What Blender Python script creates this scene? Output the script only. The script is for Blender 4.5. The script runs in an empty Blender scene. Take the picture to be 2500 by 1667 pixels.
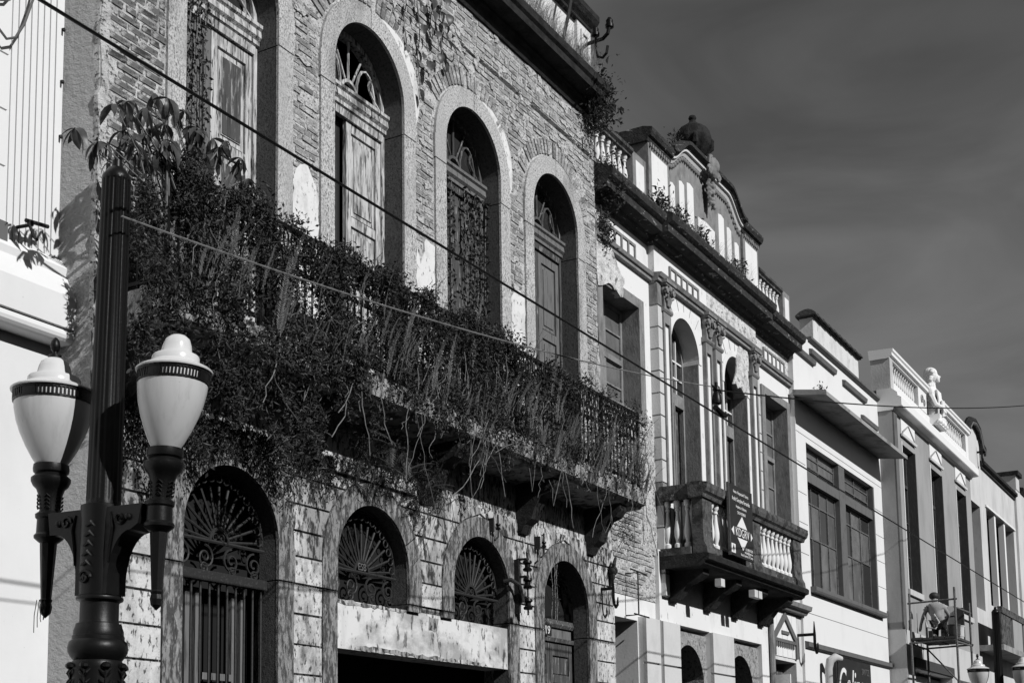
import bpy, math, random
import numpy as np
from math import pi, sin, cos, radians, sqrt
from mathutils import Vector, Matrix
rnd = random.Random(7)
npr = np.random.default_rng(11)
S = bpy.context.scene
COL = S.collection

# ------------------------------------------------------------ camera
CAM = Vector((0, -8.0, 1.6))
hd, pt, rl = radians(29.501), radians(6.963), radians(-0.851)
fwd = Vector((cos(pt) * cos(hd), cos(pt) * sin(hd), sin(pt)))
rgt = fwd.cross(Vector((0, 0, 1))).normalized()
upv = rgt.cross(fwd)
r2 = cos(rl) * rgt + sin(rl) * upv
u2 = -sin(rl) * rgt + cos(rl) * upv
cd = bpy.data.cameras.new('camera')
cd.sensor_fit = 'HORIZONTAL'; cd.sensor_width = 36
cd.lens = 36 * 3349.66 / 2500
cd.shift_y = (1497.3 - 833.5) / 2500
cd.clip_start = 0.1; cd.clip_end = 5000
co = bpy.data.objects.new('camera', cd); COL.objects.link(co)
co.matrix_world = Matrix(((r2.x, u2.x, -fwd.x, CAM.x), (r2.y, u2.y, -fwd.y, CAM.y), (r2.z, u2.z, -fwd.z, CAM.z), (0, 0, 0, 1)))
S.camera = co

# ------------------------------------------------------------ light and sky
SUN = Vector((0.18, 1.0, -0.66)).normalized()          # the way the light travels
el = math.asin(-SUN.z); az = math.atan2(-SUN.x, -SUN.y)
w = bpy.data.worlds.new('World'); S.world = w; w.use_nodes = True
nt = w.node_tree; N = nt.nodes; L = nt.links
N.clear()
sky = N.new('ShaderNodeTexSky'); sky.sky_type = 'NISHITA'; sky.sun_disc = False
sky.sun_elevation = el; sky.sun_rotation = az; sky.air_density = 1.0; sky.dust_density = 0.0; sky.ozone_density = 1.0
bw = N.new('ShaderNodeSeparateColor'); L.new(sky.outputs[0], bw.inputs[0])       # one channel only: a grey sky
tc = N.new('ShaderNodeTexCoord'); mp = N.new('ShaderNodeMapping')
mp.inputs['Rotation'].default_value = (0.5, 0.25, 0.5); mp.inputs['Scale'].default_value = (2.2, 3.0, 9.0)
L.new(tc.outputs['Generated'], mp.inputs[0])
ns = N.new('ShaderNodeTexNoise'); ns.inputs['Scale'].default_value = 1.3; ns.inputs['Detail'].default_value = 5; ns.inputs['Roughness'].default_value = 0.5
ns.inputs['Distortion'].default_value = 0.8
L.new(mp.outputs[0], ns.inputs['Vector'])
mr = N.new('ShaderNodeMapRange'); mr.inputs['From Min'].default_value = 0.36; mr.inputs['From Max'].default_value = 0.74
mr.inputs['To Min'].default_value = 0.46; mr.inputs['To Max'].default_value = 0.84
L.new(ns.outputs['Fac'], mr.inputs['Value'])
mu = N.new('ShaderNodeMath'); mu.operation = 'MULTIPLY'
L.new(bw.outputs[2], mu.inputs[0]); L.new(mr.outputs[0], mu.inputs[1])
bg = N.new('ShaderNodeBackground'); bg.inputs['Strength'].default_value = 0.05
L.new(mu.outputs[0], bg.inputs['Color'])
wo = N.new('ShaderNodeOutputWorld'); L.new(bg.outputs[0], wo.inputs[0])
sd = bpy.data.lights.new('sun', 'SUN'); sd.energy = 4.3; sd.angle = radians(0.53); sd.color = (1, 1, 1)
so = bpy.data.objects.new('sun', sd); COL.objects.link(so); so.rotation_euler = SUN.to_track_quat('-Z', 'Y').to_euler()
so.location = (0, -20, 30)
S.cycles.diffuse_bounces = 1; S.cycles.max_bounces = 6
vs = S.view_settings; vs.view_transform = 'Standard'; vs.look = 'None'; vs.exposure = 0; vs.gamma = 1; vs.use_curve_mapping = False

# ------------------------------------------------------------ materials (all grey: the photograph is black and white)
MATS = {}
def mat(name, base, layers=(), rough=0.9, bump=None, spec=0.25, metal=0.0, tone=False, trans=0.0):
    """layers: (grey, (sx,sy,sz), detail, lo, hi, factor) mixed over the base by noise"""
    m = bpy.data.materials.new(name); m.use_nodes = True
    t = m.node_tree; n = t.nodes; l = t.links; p = n['Principled BSDF']
    p.inputs['Roughness'].default_value = rough; p.inputs['Specular IOR Level'].default_value = spec
    p.inputs['Metallic'].default_value = metal
    c = n.new('ShaderNodeRGB'); c.outputs[0].default_value = (base, base, base, 1); cur = c.outputs[0]
    tcn = n.new('ShaderNodeTexCoord')
    def nz(scale, detail, off=0.0, rgh=0.62):
        mpn = n.new('ShaderNodeMapping'); mpn.inputs['Scale'].default_value = scale; mpn.inputs['Location'].default_value = (off, off * 1.7, off * .6)
        l.new(tcn.outputs['Object'], mpn.inputs[0])
        nn = n.new('ShaderNodeTexNoise'); nn.inputs['Scale'].default_value = 1; nn.inputs['Detail'].default_value = detail
        nn.inputs['Roughness'].default_value = rgh
        l.new(mpn.outputs[0], nn.inputs['Vector']); return nn.outputs['Fac']
    if tone:
        at = n.new('ShaderNodeAttribute'); at.attribute_name = 'tone'
        mx = n.new('ShaderNodeMix'); mx.data_type = 'RGBA'; mx.blend_type = 'MULTIPLY'; mx.inputs[0].default_value = 1
        l.new(cur, mx.inputs[6]); l.new(at.outputs['Color'], mx.inputs[7]); cur = mx.outputs[2]
    for i, (g, sc, dt, lo, hi, fc) in enumerate(layers):
        f = nz(sc, dt, i * 13.1 + len(name))
        r = n.new('ShaderNodeMapRange'); r.inputs['From Min'].default_value = lo; r.inputs['From Max'].default_value = hi
        r.inputs['To Max'].default_value = fc; l.new(f, r.inputs['Value'])
        mx = n.new('ShaderNodeMix'); mx.data_type = 'RGBA'; mx.inputs[7].default_value = (g, g, g, 1)
        l.new(r.outputs[0], mx.inputs[0]); l.new(cur, mx.inputs[6]); cur = mx.outputs[2]
    l.new(cur, p.inputs['Base Color'])
    if bump:
        f = nz(bump[0], 6, 3.3, .7)
        b = n.new('ShaderNodeBump'); b.inputs['Strength'].default_value = bump[1]; b.inputs['Distance'].default_value = bump[2] if len(bump) > 2 else 0.02
        l.new(f, b.inputs['Height']); l.new(b.outputs[0], p.inputs['Normal'])
    if trans:
        tr = n.new('ShaderNodeBsdfTranslucent'); l.new(cur, tr.inputs[0])
        ms = n.new('ShaderNodeMixShader'); ms.inputs[0].default_value = trans
        l.new(p.outputs[0], ms.inputs[1]); l.new(tr.outputs[0], ms.inputs[2]); l.new(ms.outputs[0], n['Material Output'].inputs[0])
    MATS[name] = m
    return m
mat('brick', .34, [(.56, (7, 7, 12), 8, .5, .6, .85), (.16, (4, 4, 9), 7, .54, .66, .7), (.04, (24, 24, 44), 7, .55, .62, .9), (.14, (75, 75, 75), 3, .54, .64, .6), (.1, (1.1, 1.1, .5), 6, .57, .74, .6)], .95, ((46, 46, 60), .8, .016), tone=True)
mat('mortar', .55, [(.3, (8, 8, 12), 8, .47, .6, .85), (.68, (11, 11, 14), 6, .52, .64, .7), (.03, (24, 24, 34), 7, .54, .61, .9), (.16, (80, 80, 80), 3, .54, .64, .6), (.1, (1.2, 1.2, .5), 6, .58, .74, .6)], .95, ((38, 38, 56), .9, .02))
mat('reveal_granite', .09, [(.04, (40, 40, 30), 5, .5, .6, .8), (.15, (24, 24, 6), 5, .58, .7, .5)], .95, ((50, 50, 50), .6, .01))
mat('white_plaster', .74, [(.55, (2, 2, 1.2), 6, .5, .75, .5), (.3, (14, 14, 6), 5, .66, .76, .6)], .9, ((22, 22, 22), .35, .01))
mat('patch_plaster', .68, [(.42, (5, 5, 3), 7, .5, .66, .7), (.06, (18, 18, 12), 7, .58, .66, .9), (.16, (3, 3, 1), 6, .6, .74, .7)], .9, ((22, 22, 22), .4, .01))
mat('stained_plaster', .58, [(.24, (3.2, 3.2, 1.3), 7, .4, .58, .85), (.03, (19, 19, 7), 8, .49, .57, .95), (.03, (2.6, 2.6, 1.1), 6, .52, .64, .85)], .95, ((20, 20, 14), .8, .02))
mat('block_plaster', .62, [(.36, (5, 5, 2.4), 7, .44, .62, .85), (.05, (22, 22, 12), 8, .54, .61, .95), (.08, (2.6, 2.6, 1.3), 6, .55, .68, .8)], .95, ((24, 24, 18), .7, .02))
mat('lintel_plaster', .64, [(.26, (2, 2, 3.4), 8, .46, .62, .8), (.05, (12, 12, 5), 8, .56, .63, .9), (.5, (7, 7, .9), 4, .5, .7, .6)], .95, ((20, 20, 10), .45, .01))
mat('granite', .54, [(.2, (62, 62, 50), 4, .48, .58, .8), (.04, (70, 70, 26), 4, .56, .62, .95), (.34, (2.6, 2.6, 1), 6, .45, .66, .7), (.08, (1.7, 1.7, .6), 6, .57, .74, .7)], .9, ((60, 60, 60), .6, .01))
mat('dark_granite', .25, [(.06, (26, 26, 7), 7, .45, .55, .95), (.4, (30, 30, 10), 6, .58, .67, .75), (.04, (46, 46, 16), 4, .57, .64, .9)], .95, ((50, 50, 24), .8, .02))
mat('side_plaster', .44, [(.55, (5, 5, 1.6), 6, .48, .66, .6), (.4, (3, 3, 3), 5, .56, .72, .6)], .95, ((26, 14, 20), 1.0, .06))
mat('mould_stone', .028, [(.012, (5, 5, 7), 6, .45, .6, .9), (.13, (9, 9, 16), 6, .64, .74, .5)], .95, ((18, 18, 18), 1, .04))
mat('slab_stone', .34, [(.05, (9, 9, 4), 7, .46, .58, .95), (.55, (5, 5, 5), 6, .58, .72, .6)], .95, ((22, 22, 14), 1, .03))
mat('old_paint_wood', .5, [(.2, (26, 26, 2.2), 7, .47, .58, .85), (.03, (34, 34, 3.4), 7, .53, .6, .95), (.66, (14, 14, 3), 6, .56, .66, .7), (.05, (5, 5, 1.4), 6, .57, .68, .85)], .8, ((50, 50, 4), .7, .01))
mat('dark_wood', .07, [(.34, (40, 40, 4), 7, .57, .63, .8), (.025, (20, 20, 2), 5, .5, .64, .8)], .7, ((40, 40, 4), .6, .01))
mat('grey_wood', .14, [(.05, (26, 26, 2.5), 6, .52, .64, .8), (.3, (40, 40, 4), 5, .62, .7, .6)], .8, ((40, 40, 4), .6, .01))
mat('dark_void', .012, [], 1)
mat('black_iron', .006, [(.02, (60, 60, 60), 3, .62, .74, .6)], .38, ((60, 60, 60), .25, .004), spec=.2)
mat('rust_iron', .022, [(.07, (40, 40, 40), 4, .55, .7, .7)], .7, ((60, 60, 60), .5, .006))
mat('grille_iron', .03, [(.015, (40, 40, 40), 4, .5, .65, .8)], .6)
mat('window_glass', .03, [], .06, spec=.9)
mat('dusty_glass', .09, [(.2, (5, 5, 3), 6, .52, .7, .6)], .3, spec=.6)
mat('frost_glass', .16, [(.05, (3, 3, 2), 3, .4, .7, .7)], .25, spec=.6)
mat('opal', .52, [(.36, (16, 16, 1.6), 6, .5, .72, .5), (.3, (40, 40, 2), 5, .6, .75, .35), (.06, (17, 17, 17), 4, .7, .76, .8)], .32, spec=.5)
mat('opal_white', .58, [(.55, (12, 12, 2), 5, .58, .75, .35)], .22, spec=.5)
mat('leaf', .05, [], .5, spec=.15, tone=True, trans=.18)
mat('big_leaf', .075, [(.035, (20, 20, 20), 3, .45, .65, .7)], .4, spec=.35, trans=.25)
mat('fern_leaf', .17, [], .5, spec=.15, tone=True, trans=.15)
mat('stem', .16, [(.06, (20, 20, 20), 4, .5, .6, .7)], .8)
mat('grass', .24, [], .8, tone=True, trans=.2)
mat('b2_plaster', .71, [(.55, (2.2, 2.2, 1.2), 7, .52, .72, .6), (.2, (12, 12, 5), 7, .63, .72, .7), (.12, (3, 3, .8), 6, .64, .78, .6)], .9, ((25, 25, 25), .25, .008))
mat('b2_worn', .7, [(.42, (4, 4, 5), 7, .48, .6, .85), (.1, (9, 9, 11), 7, .56, .63, .9), (.3, (24, 24, 24), 5, .55, .66, .6)], .95, ((16, 16, 18), 1, .04))
mat('b2_trim', .22, [(.12, (6, 6, 4), 6, .48, .66, .8), (.42, (14, 14, 8), 6, .6, .72, .5)], .9, ((24, 24, 20), .5, .01))
mat('b2_stone', .22, [(.11, (7, 7, 3), 6, .45, .66, .8), (.45, (30, 30, 14), 5, .58, .7, .4)], .9, ((30, 30, 12), .6, .012))
mat('b2_cornice', .045, [(.025, (6, 6, 8), 7, .46, .6, .9), (.5, (8, 8, 22), 7, .61, .68, .75)], .95, ((16, 16, 20), 1, .04))
mat('b2_pier', .56, [(.44, (3, 3, 2), 6, .48, .7, .6), (.3, (18, 18, 14), 5, .66, .76, .5)], .95, ((26, 26, 26), .4, .01))
mat('rough_panel', .34, [(.1, (20, 20, 14), 7, .52, .62, .9), (.55, (12, 12, 10), 6, .56, .7, .7)], .95, ((22, 22, 22), 1, .04))
mat('balcony_stone', .1, [(.025, (6, 6, 6), 7, .46, .6, .9), (.4, (14, 14, 12), 6, .6, .7, .5)], .95, ((22, 22, 22), .9, .03))
mat('baluster_stone', .5, [(.22, (9, 9, 7), 6, .48, .66, .7), (.08, (16, 16, 12), 5, .62, .7, .7)], .9, ((24, 24, 24), .4, .01))
mat('b3_white', .69, [(.58, (1.2, 1.2, .8), 6, .5, .75, .5), (.4, (9, 9, 1.2), 6, .64, .78, .35), (.2, (18, 18, 18), 6, .7, .76, .5)], .9, ((30, 30, 30), .2, .006))
mat('b3_grey', .12, [(.07, (6, 6, 4), 5, .5, .7, .7)], .85)
mat('canopy_stone', .3, [(.12, (2.4, 2.4, 2.4), 7, .48, .66, .8), (.5, (4, 4, 4), 6, .6, .74, .4)], .95, ((16, 16, 16), .5, .02))
mat('worn_white', .62, [(.4, (2.5, 2.5, 1.6), 6, .48, .68, .7), (.16, (10, 10, 6), 6, .63, .72, .7)], .95, ((24, 24, 20), .5, .012))
mat('b4_grey', .31, [(.22, (1.6, 1.6, .7), 6, .46, .7, .75), (.22, (6, 6, 1.4), 6, .58, .74, .5)], .95, ((22, 22, 12), .4, .01))
mat('b4_side', .5, [(.34, (2, 2, 1), 6, .48, .7, .7)], .95, ((22, 22, 14), .5, .012))
mat('b4_white', .72, [(.6, (6, 6, 4), 5, .6, .76, .4)], .9, ((30, 30, 30), .2, .006))
mat('b4_dark', .05, [(.1, (20, 20, 6), 5, .5, .7, .5)], .9, ((30, 30, 14), .4, .01))
mat('b5_grey', .55, [(.38, (1.4, 1.4, .6), 6, .46, .7, .7), (.25, (7, 7, 1.6), 6, .6, .74, .5)], .95, ((22, 22, 12), .4, .01))
mat('tile', .06, [(.16, (14, 14, 14), 5, .56, .68, .6)], .95, ((24, 24, 24), .7, .02))
mat('sign_black', .018, [(.035, (5, 5, 5), 4, .5, .7, .5)], .45, spec=.4)
mat('sign_print', .72, [], .6)
mat('sign_panel', .05, [(.03, (3, 3, 3), 4, .45, .6, .6)], .5)
mat('shutter', .6, [(.45, (3, 3, 12), 5, .5, .68, .6)], .6)
mat('steel', .13, [(.04, (24, 24, 24), 5, .5, .64, .8)], .6)
mat('board', .05, [(.12, (6, 6, 30), 5, .56, .7, .6)], .85)
mat('shirt', .3, [(.22, (20, 20, 20), 3, .5, .65, .5)], .9)
mat('trousers', .035, [(.3, (22, 22, 22), 4, .6, .66, .6)], .9)
mat('skin', .26, [], .6)
mat('cap', .03, [], .6)
mat('asphalt', .06, [(.1, (3, 3, 3), 6, .45, .7, .6)], .95, ((80, 80, 80), .6, .01))
mat('paving', .12, [(.07, (4, 4, 4), 6, .45, .68, .7)], .95, ((50, 50, 50), .4, .01))
mat('kerb_stone', .3, [(.18, (6, 6, 6), 5, .45, .68, .7)], .95, ((50, 50, 50), .4, .01))

# ------------------------------------------------------------ helpers
WM = {}
def obj(name, me, m=None, parent=None, kind=None, mtx=None, label=None, cat=None, group=None):
    o = bpy.data.objects.new(name, me); COL.objects.link(o)
    if m is not None and me is not None and hasattr(me, 'materials') and len(me.materials) == 0:
        me.materials.append(MATS[m])
    b = mtx if mtx is not None else Matrix.Identity(4)
    if parent is not None:
        o.parent = parent; o.matrix_parent_inverse = WM[parent.name].inverted()
    o.matrix_basis = b
    WM[o.name] = b.copy()
    if kind: o['kind'] = kind
    if label: o['label'] = label
    if cat: o['category'] = cat
    if group: o['group'] = group
    return o
def thing(name, label, cat, loc=(0, 0, 0), group=None):
    o = obj(name, None, mtx=Matrix.Translation(loc), label=label, cat=cat, group=group)
    o.empty_display_size = .2
    return o
class MB:
    def __init__(s): s.v = []; s.f = []; s.t = []
    def add(s, v, f, tone=None):
        k = len(s.v); s.v += [tuple(p) for p in v]; s.f += [tuple(i + k for i in q) for q in f]
        if tone is not None: s.t += [tone] * len(v)
        return s
    def box(s, x0, x1, y0, y1, z0, z1, tone=None):
        v = [(x0, y0, z0), (x1, y0, z0), (x1, y1, z0), (x0, y1, z0), (x0, y0, z1), (x1, y0, z1), (x1, y1, z1), (x0, y1, z1)]
        return s.add(v, [(0, 3, 2, 1), (4, 5, 6, 7), (0, 1, 5, 4), (1, 2, 6, 5), (2, 3, 7, 6), (3, 0, 4, 7)], tone)
    def prism(s, P, y0, y1, tone=None):            # outline in x,z pushed along y
        n = len(P); v = [(x, y0, z) for x, z in P] + [(x, y1, z) for x, z in P]
        return s.add(v, [tuple(range(n)), tuple(range(2 * n - 1, n - 1, -1))] + [(i, i + n, (i + 1) % n + n, (i + 1) % n) for i in range(n)], tone)
    def mould(s, P, x0, x1):                       # profile in y,z pushed along x
        n = len(P); v = [(x0, y, z) for y, z in P] + [(x1, y, z) for y, z in P]
        return s.add(v, [tuple(range(n)), tuple(range(2 * n - 1, n - 1, -1))] + [(i, i + n, (i + 1) % n + n, (i + 1) % n) for i in range(n)])
    def ring(s, cx, zs, ra, rb, a0, a1, y0, y1, n=16):   # part of an arch: radii ra..rb, angles a0..a1
        v = []; f = []
        for i in range(n + 1):
            a = a0 + (a1 - a0) * i / n
            for r, y in ((ra, y0), (rb, y0), (rb, y1), (ra, y1)): v.append((cx + r * cos(a), y, zs + r * sin(a)))
        for i in range(n):
            k = 4 * i
            for j in range(4): f.append((k + j, k + (j + 1) % 4, k + 4 + (j + 1) % 4, k + 4 + j))
        f += [(0, 1, 2, 3), (4 * n, 4 * n + 3, 4 * n + 2, 4 * n + 1)]
        return s.add(v, f)
    def tube(s, P, r, n=6, closed=False):
        P = [Vector(p) for p in P]; m = len(P); R = r if isinstance(r, (list, tuple)) else [r] * m
        v = []; f = []; ref = None
        for i, p in enumerate(P):
            if closed: d = P[(i + 1) % m] - P[i - 1]
            else: d = P[min(i + 1, m - 1)] - P[max(i - 1, 0)]
            if d.length < 1e-9: d = Vector((0, 0, 1))
            d.normalize()
            if ref is None:
                ref = d.cross(Vector((0, 0, 1)) if abs(d.z) < .9 else Vector((1, 0, 0)))
            a = ref - d * ref.dot(d)
            if a.length < 1e-5: a = d.orthogonal()
            a.normalize(); b = d.cross(a); ref = a
            for k in range(n):
                t = 2 * pi * k / n; v.append(p + (a * cos(t) + b * sin(t)) * R[i])
        for i in range(m if closed else m - 1):
            j = (i + 1) % m
            for k in range(n): f.append((i * n + k, i * n + (k + 1) % n, j * n + (k + 1) % n, j * n + k))
        if not closed: f += [tuple(range(n - 1, -1, -1)), tuple(range((m - 1) * n, m * n))]
        return s.add(v, f)
    def lathe(s, P, c=(0, 0, 0), n=16, mod=None):  # P: (radius, z)
        v = []; f = []; m = len(P)
        for r, z in P:
            for k in range(n):
                a = 2 * pi * k / n; q = r * (mod(a, z) if mod else 1); v.append((c[0] + q * cos(a), c[1] + q * sin(a), c[2] + z))
        for i in range(m - 1):
            for k in range(n): f.append((i * n + k, i * n + (k + 1) % n, (i + 1) * n + (k + 1) % n, (i + 1) * n + k))
        f += [tuple(range(n - 1, -1, -1)), tuple(range((m - 1) * n, m * n))]
        return s.add(v, f)
    def ball(s, c, r, n=10, m=7):                  # ellipsoid
        rr = r if isinstance(r, (tuple, list)) else (r, r, r)
        v = []; f = []
        for i in range(1, m):
            b = pi * i / m
            for k in range(n):
                a = 2 * pi * k / n; v.append((c[0] + rr[0] * sin(b) * cos(a), c[1] + rr[1] * sin(b) * sin(a), c[2] + rr[2] * cos(b)))
        v += [(c[0], c[1], c[2] + rr[2]), (c[0], c[1], c[2] - rr[2])]
        for i in range(m - 2):
            for k in range(n): f.append((i * n + k, (i + 1) * n + k, (i + 1) * n + (k + 1) % n, i * n + (k + 1) % n))
        t = (m - 1) * n
        for k in range(n):
            f.append((t, k, (k + 1) % n)); f.append((t + 1, (m - 2) * n + (k + 1) % n, (m - 2) * n + k))
        return s.add(v, f)
    def mesh(s, name, smooth=False, sharp=True):
        me = bpy.data.meshes.new(name); me.from_pydata([tuple(p) for p in s.v], [], s.f)
        if s.t and len(s.t) == len(s.v):
            at = me.attributes.new('tone', 'FLOAT_COLOR', 'POINT')
            at.data.foreach_set('color', np.repeat(np.array(s.t, dtype=np.float32), 4))
        if smooth: me.polygons.foreach_set('use_smooth', [True] * len(me.polygons))
        me.validate(); me.update()
        if smooth and sharp: me.set_sharp_from_angle(angle=radians(38))
        return me
    def build(s, name, m, parent=None, smooth=False, kind=None, mtx=None, **kw):
        return obj(name, s.mesh(name, smooth), m, parent, kind, mtx, **kw)
def T(x, y, z): return Matrix.Translation((x, y, z))
def arc(cx, zs, r, a0, a1, n): return [(cx + r * cos(a0 + (a1 - a0) * i / n), zs + r * sin(a0 + (a1 - a0) * i / n)) for i in range(n + 1)]
def rough_poly(P, amp, step, sd):
    """an outline with torn edges"""
    q = random.Random(sd); out = []
    for i in range(len(P)):
        a = P[i]; b = P[(i + 1) % len(P)]; d = sqrt((a[0] - b[0]) ** 2 + (a[1] - b[1]) ** 2); n = max(1, int(d / step))
        for k in range(n):
            t = k / n; out.append((a[0] + (b[0] - a[0]) * t + q.uniform(-amp, amp), a[1] + (b[1] - a[1]) * t + q.uniform(-amp, amp)))
    return out
def wall_with(mb, x0, x1, z0, z1, y0, y1, ops):
    """wall slab with openings: (xl, xr, sill, springing, radius or None)"""
    x = x0
    for xl, xr, sl, sp, r in sorted(ops):
        if xl > x: mb.box(x, xl, y0, y1, z0, z1)
        if sl > z0: mb.box(xl, xr, y0, y1, z0, sl)
        if r: mb.prism([(xl, z1)] + arc((xl + xr) / 2, sp, (xr - xl) / 2, pi, 0, 20) + [(xr, z1)], y0, y1)
        elif sp < z1: mb.box(xl, xr, y0, y1, sp, z1)
        x = xr
    if x < x1: mb.box(x, x1, y0, y1, z0, z1)
    return mb
def txt(name, body, size, parent, m, mtx, shear=0, extr=.004, align='CENTER', sx=1):
    cu = bpy.data.curves.new(name, 'FONT'); cu.body = body; cu.size = size; cu.shear = shear; cu.extrude = extr; cu.align_x = align
    tmp = bpy.data.objects.new('tmp', cu); COL.objects.link(tmp)
    me = bpy.data.meshes.new_from_object(tmp.evaluated_get(bpy.context.evaluated_depsgraph_get())); me.name = name
    bpy.data.objects.remove(tmp); me.materials.clear()
    return obj(name, me, m, parent, mtx=mtx @ Matrix.Diagonal((sx, 1, 1, 1)))
FACE = Matrix.Rotation(pi / 2, 4, 'X')           # text standing up, read from -y
def leaves(name, C, Ls, m, parent=None, wr=.45, droop=.5, tone=(.5, 1.3), kind=None, bias=None, **kw):
    """many small leaf blades at the points C"""
    C = np.asarray(C, dtype=float); n = len(C)
    Lg = npr.uniform(Ls[0], Ls[1], n)
    d = npr.normal(size=(n, 3)); d[:, 2] -= droop
    if bias is not None: d += np.asarray(bias)
    d /= np.linalg.norm(d, axis=1)[:, None]
    q = npr.normal(size=(n, 3)); s = np.cross(d, q); s /= np.linalg.norm(s, axis=1)[:, None]
    nn = np.cross(d, s)
    wv = s * (Lg * wr * .5)[:, None]; ln = d * Lg[:, None]; up = nn * (Lg * .1)[:, None]
    V = np.stack([C, C + ln * .45 + wv + up, C + ln, C + ln * .45 - wv + up], 1).reshape(-1, 3)
    F = np.arange(4 * n).reshape(n, 4)
    me = bpy.data.meshes.new(name); me.from_pydata(V.tolist(), [], np.concatenate([F[:, [0, 1, 2]], F[:, [0, 2, 3]]]).tolist())
    at = me.attributes.new('tone', 'FLOAT_COLOR', 'POINT')
    at.data.foreach_set('color', np.repeat(np.repeat(npr.uniform(tone[0], tone[1], n), 4), 4).astype(np.float32))
    return obj(name, me, m, parent, kind, **kw)

# ------------------------------------------------------------ ground
MB().box(-600, 1400, -900, -2.85, -1, 0).build('street', 'asphalt', kind='structure')
MB().box(-600, 1400, -2.69, 900, -1, .13).build('pavement', 'paving', kind='structure')
kb = obj('kerb', None, kind='structure')
kme = MB().box(0, .985, -2.85, -2.69, -1, .135).mesh('kerb_stone')
for i in range(40): obj('kerb_stone', kme, 'kerb_stone', kb, mtx=T(2 + i, 0, 0))
MB().box(-60, 2, -2.85, -2.69, -1, .134).box(42, 160, -2.85, -2.69, -1, .134).build('kerb_run', 'kerb_stone', kb)

def shell(parent, x0, x1, y0, y1, z1, m, yb=None, floors=()):
    """side walls, back wall, roof and floors behind a facade"""
    b = MB(); f = yb if yb is not None else y0
    b.box(x0, x0 + .25, f, y1, 0, z1); b.box(x1 - .25, x1, f, y1, 0, z1); b.box(x0 + .25, x1 - .25, y1 - .25, y1, 0, z1)
    b.box(x0 + .25, x1 - .25, y0 + .003, y1 - .25, z1 - .2, z1 - .003)
    for z in floors: b.box(x0 + .25, x1 - .25, y0 + .003, y1 - .25, z - .2, z)
    return b.build('rear_walls', m, parent)

# ============================================================ white building beside the brick one
wb = thing('white_building', 'smooth white plastered building with vertical grooves beside the brick house', 'building', (3, .36, 0))
b = MB(); b.box(-8, 7.497, .36, .75, 0, 14); b.build('wall', 'b3_white', wb)
shell(wb, -8, 7.497, .75, 9, 14, 'b3_white')
rib = MB().box(0, .045, .345, .361, 5.8, 13.5).mesh('rib')
for i in range(8): obj('rib', rib, 'b3_white', wb, mtx=T(6.925 + i * .0625, 0, 0))
for i in range(16):
    z = 5.92 + i * .455
    MB().box(4.2, 6.89, .335, .361, z, z + .44).build('wall_block', 'b3_white', wb)
MB().mould([(.36, 5.8), (.33, 5.8), (.27, 5.72), (.28, 5.66), (.18, 5.46), (.18, 5.2), (.36, 5.2)], -8, 7.495).build('ledge', 'b3_white', wb)
MB().mould([(.36, 5.197), (.2, 5.197)] + [(.235 - .055 * sin(t * pi / 6), 5.14 + .055 * cos(t * pi / 6)) for t in range(7)] + [(.36, 5.08)], -8, 7.47).build('cornice', 'b3_white', wb)
MB().box(4.2, 6.9, .3, .352, 5.5, 5.915).build('plinth', 'b3_grey', wb)
for z in (7.76, 7.31, 6.84): MB().tube([(7.43, .37, z + .01), (7.425, .33, z), (7.42, .325, z - .02)], .012, 5).build('nail', 'rust_iron', wb)
br = MB(); br.tube([(7.02, .36, 5.93), (7.05, .2, 5.93)], .014, 6); br.tube([(6.98, .2, 5.94), (7.2, .2, 5.965)], .016, 6); br.tube([(7.0, .2, 5.94), (7.07, .2, 5.83), (7.1, .2, 5.82)], .012, 6)
br.build('bracket', 'rust_iron', wb)
for i, (xa, xb, dz) in enumerate([(6.35, 7.12, .95), (6.3, 7.0, .8), (6.4, 7.2, 1.25), (6.5, 6.95, .7)]):
    P = [(xa + (xb - xa) * t / 10, .3 - .02 * i, 8.6 - .2 * t / 10 * 0 - dz * (1 - (t / 5 - 1) ** 2)) for t in range(11)]
    MB().tube(P, .011, 5).build('loose_cable', 'steel' if i % 2 else 'b3_grey', label='thin slack cable looping down the white grooved wall', cat='cable', group='slack cables on the white wall')

# ============================================================ brick building
CX = [9.095, 11.235, 13.345, 15.44]
ZS, RI, RO = 8.92, .625, .85
ZL, RL, RLO = 3.765, .62, .845
LX = [c for c in (9.09, 11.22, 13.345, 15.445)]
XL0, XR0 = 7.5, 16.68
hb = thing('brick_house', 'derelict exposed brick house with tall arched doors and an overgrown balcony', 'building', (12, .2, 0))
b = MB(); wall_with(b, XL0, XR0, 5.2, 10.255, .003, .45, [(c - .8, c + .8, 5.2, ZS, .8) for c in CX])
wu = b.build('upper_wall', 'mortar', hb)
MB().box(XL0, XR0, .003, .45, 10.33, 11.2).box(XL0, 12.9, .003, .45, 10.255, 10.33).box(12.9, XR0, .16, .45, 10.255, 10.33).build('upper_wall_top', 'mortar', hb)
for ya, za, zb in ((-.045, 0, 5.2), (.0, 5.2, 11.2)):
    P = [(7.53, ya), (7.51, ya), (7.45, .355), (7.45, .42), (7.53, .42)]
    MB().add([(x, y, z) for z in (za, zb) for x, y in P], [tuple(range(5)), tuple(range(9, 4, -1))] + [(i, (i + 1) % 5, (i + 1) % 5 + 5, i + 5) for i in range(5)]).build('side_render', 'side_plaster', hb)
MB().prism(rough_poly([(7.498, 5.5), (7.56, 5.5), (7.585, 7.6), (7.6, 11), (7.498, 11)], .022, .09, 3), -.012, .03).build('corner_render', 'mortar', hb)
shell(hb, XL0, XR0, .45, 9, 11.2, 'dark_wood', floors=(5.3,))
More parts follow.
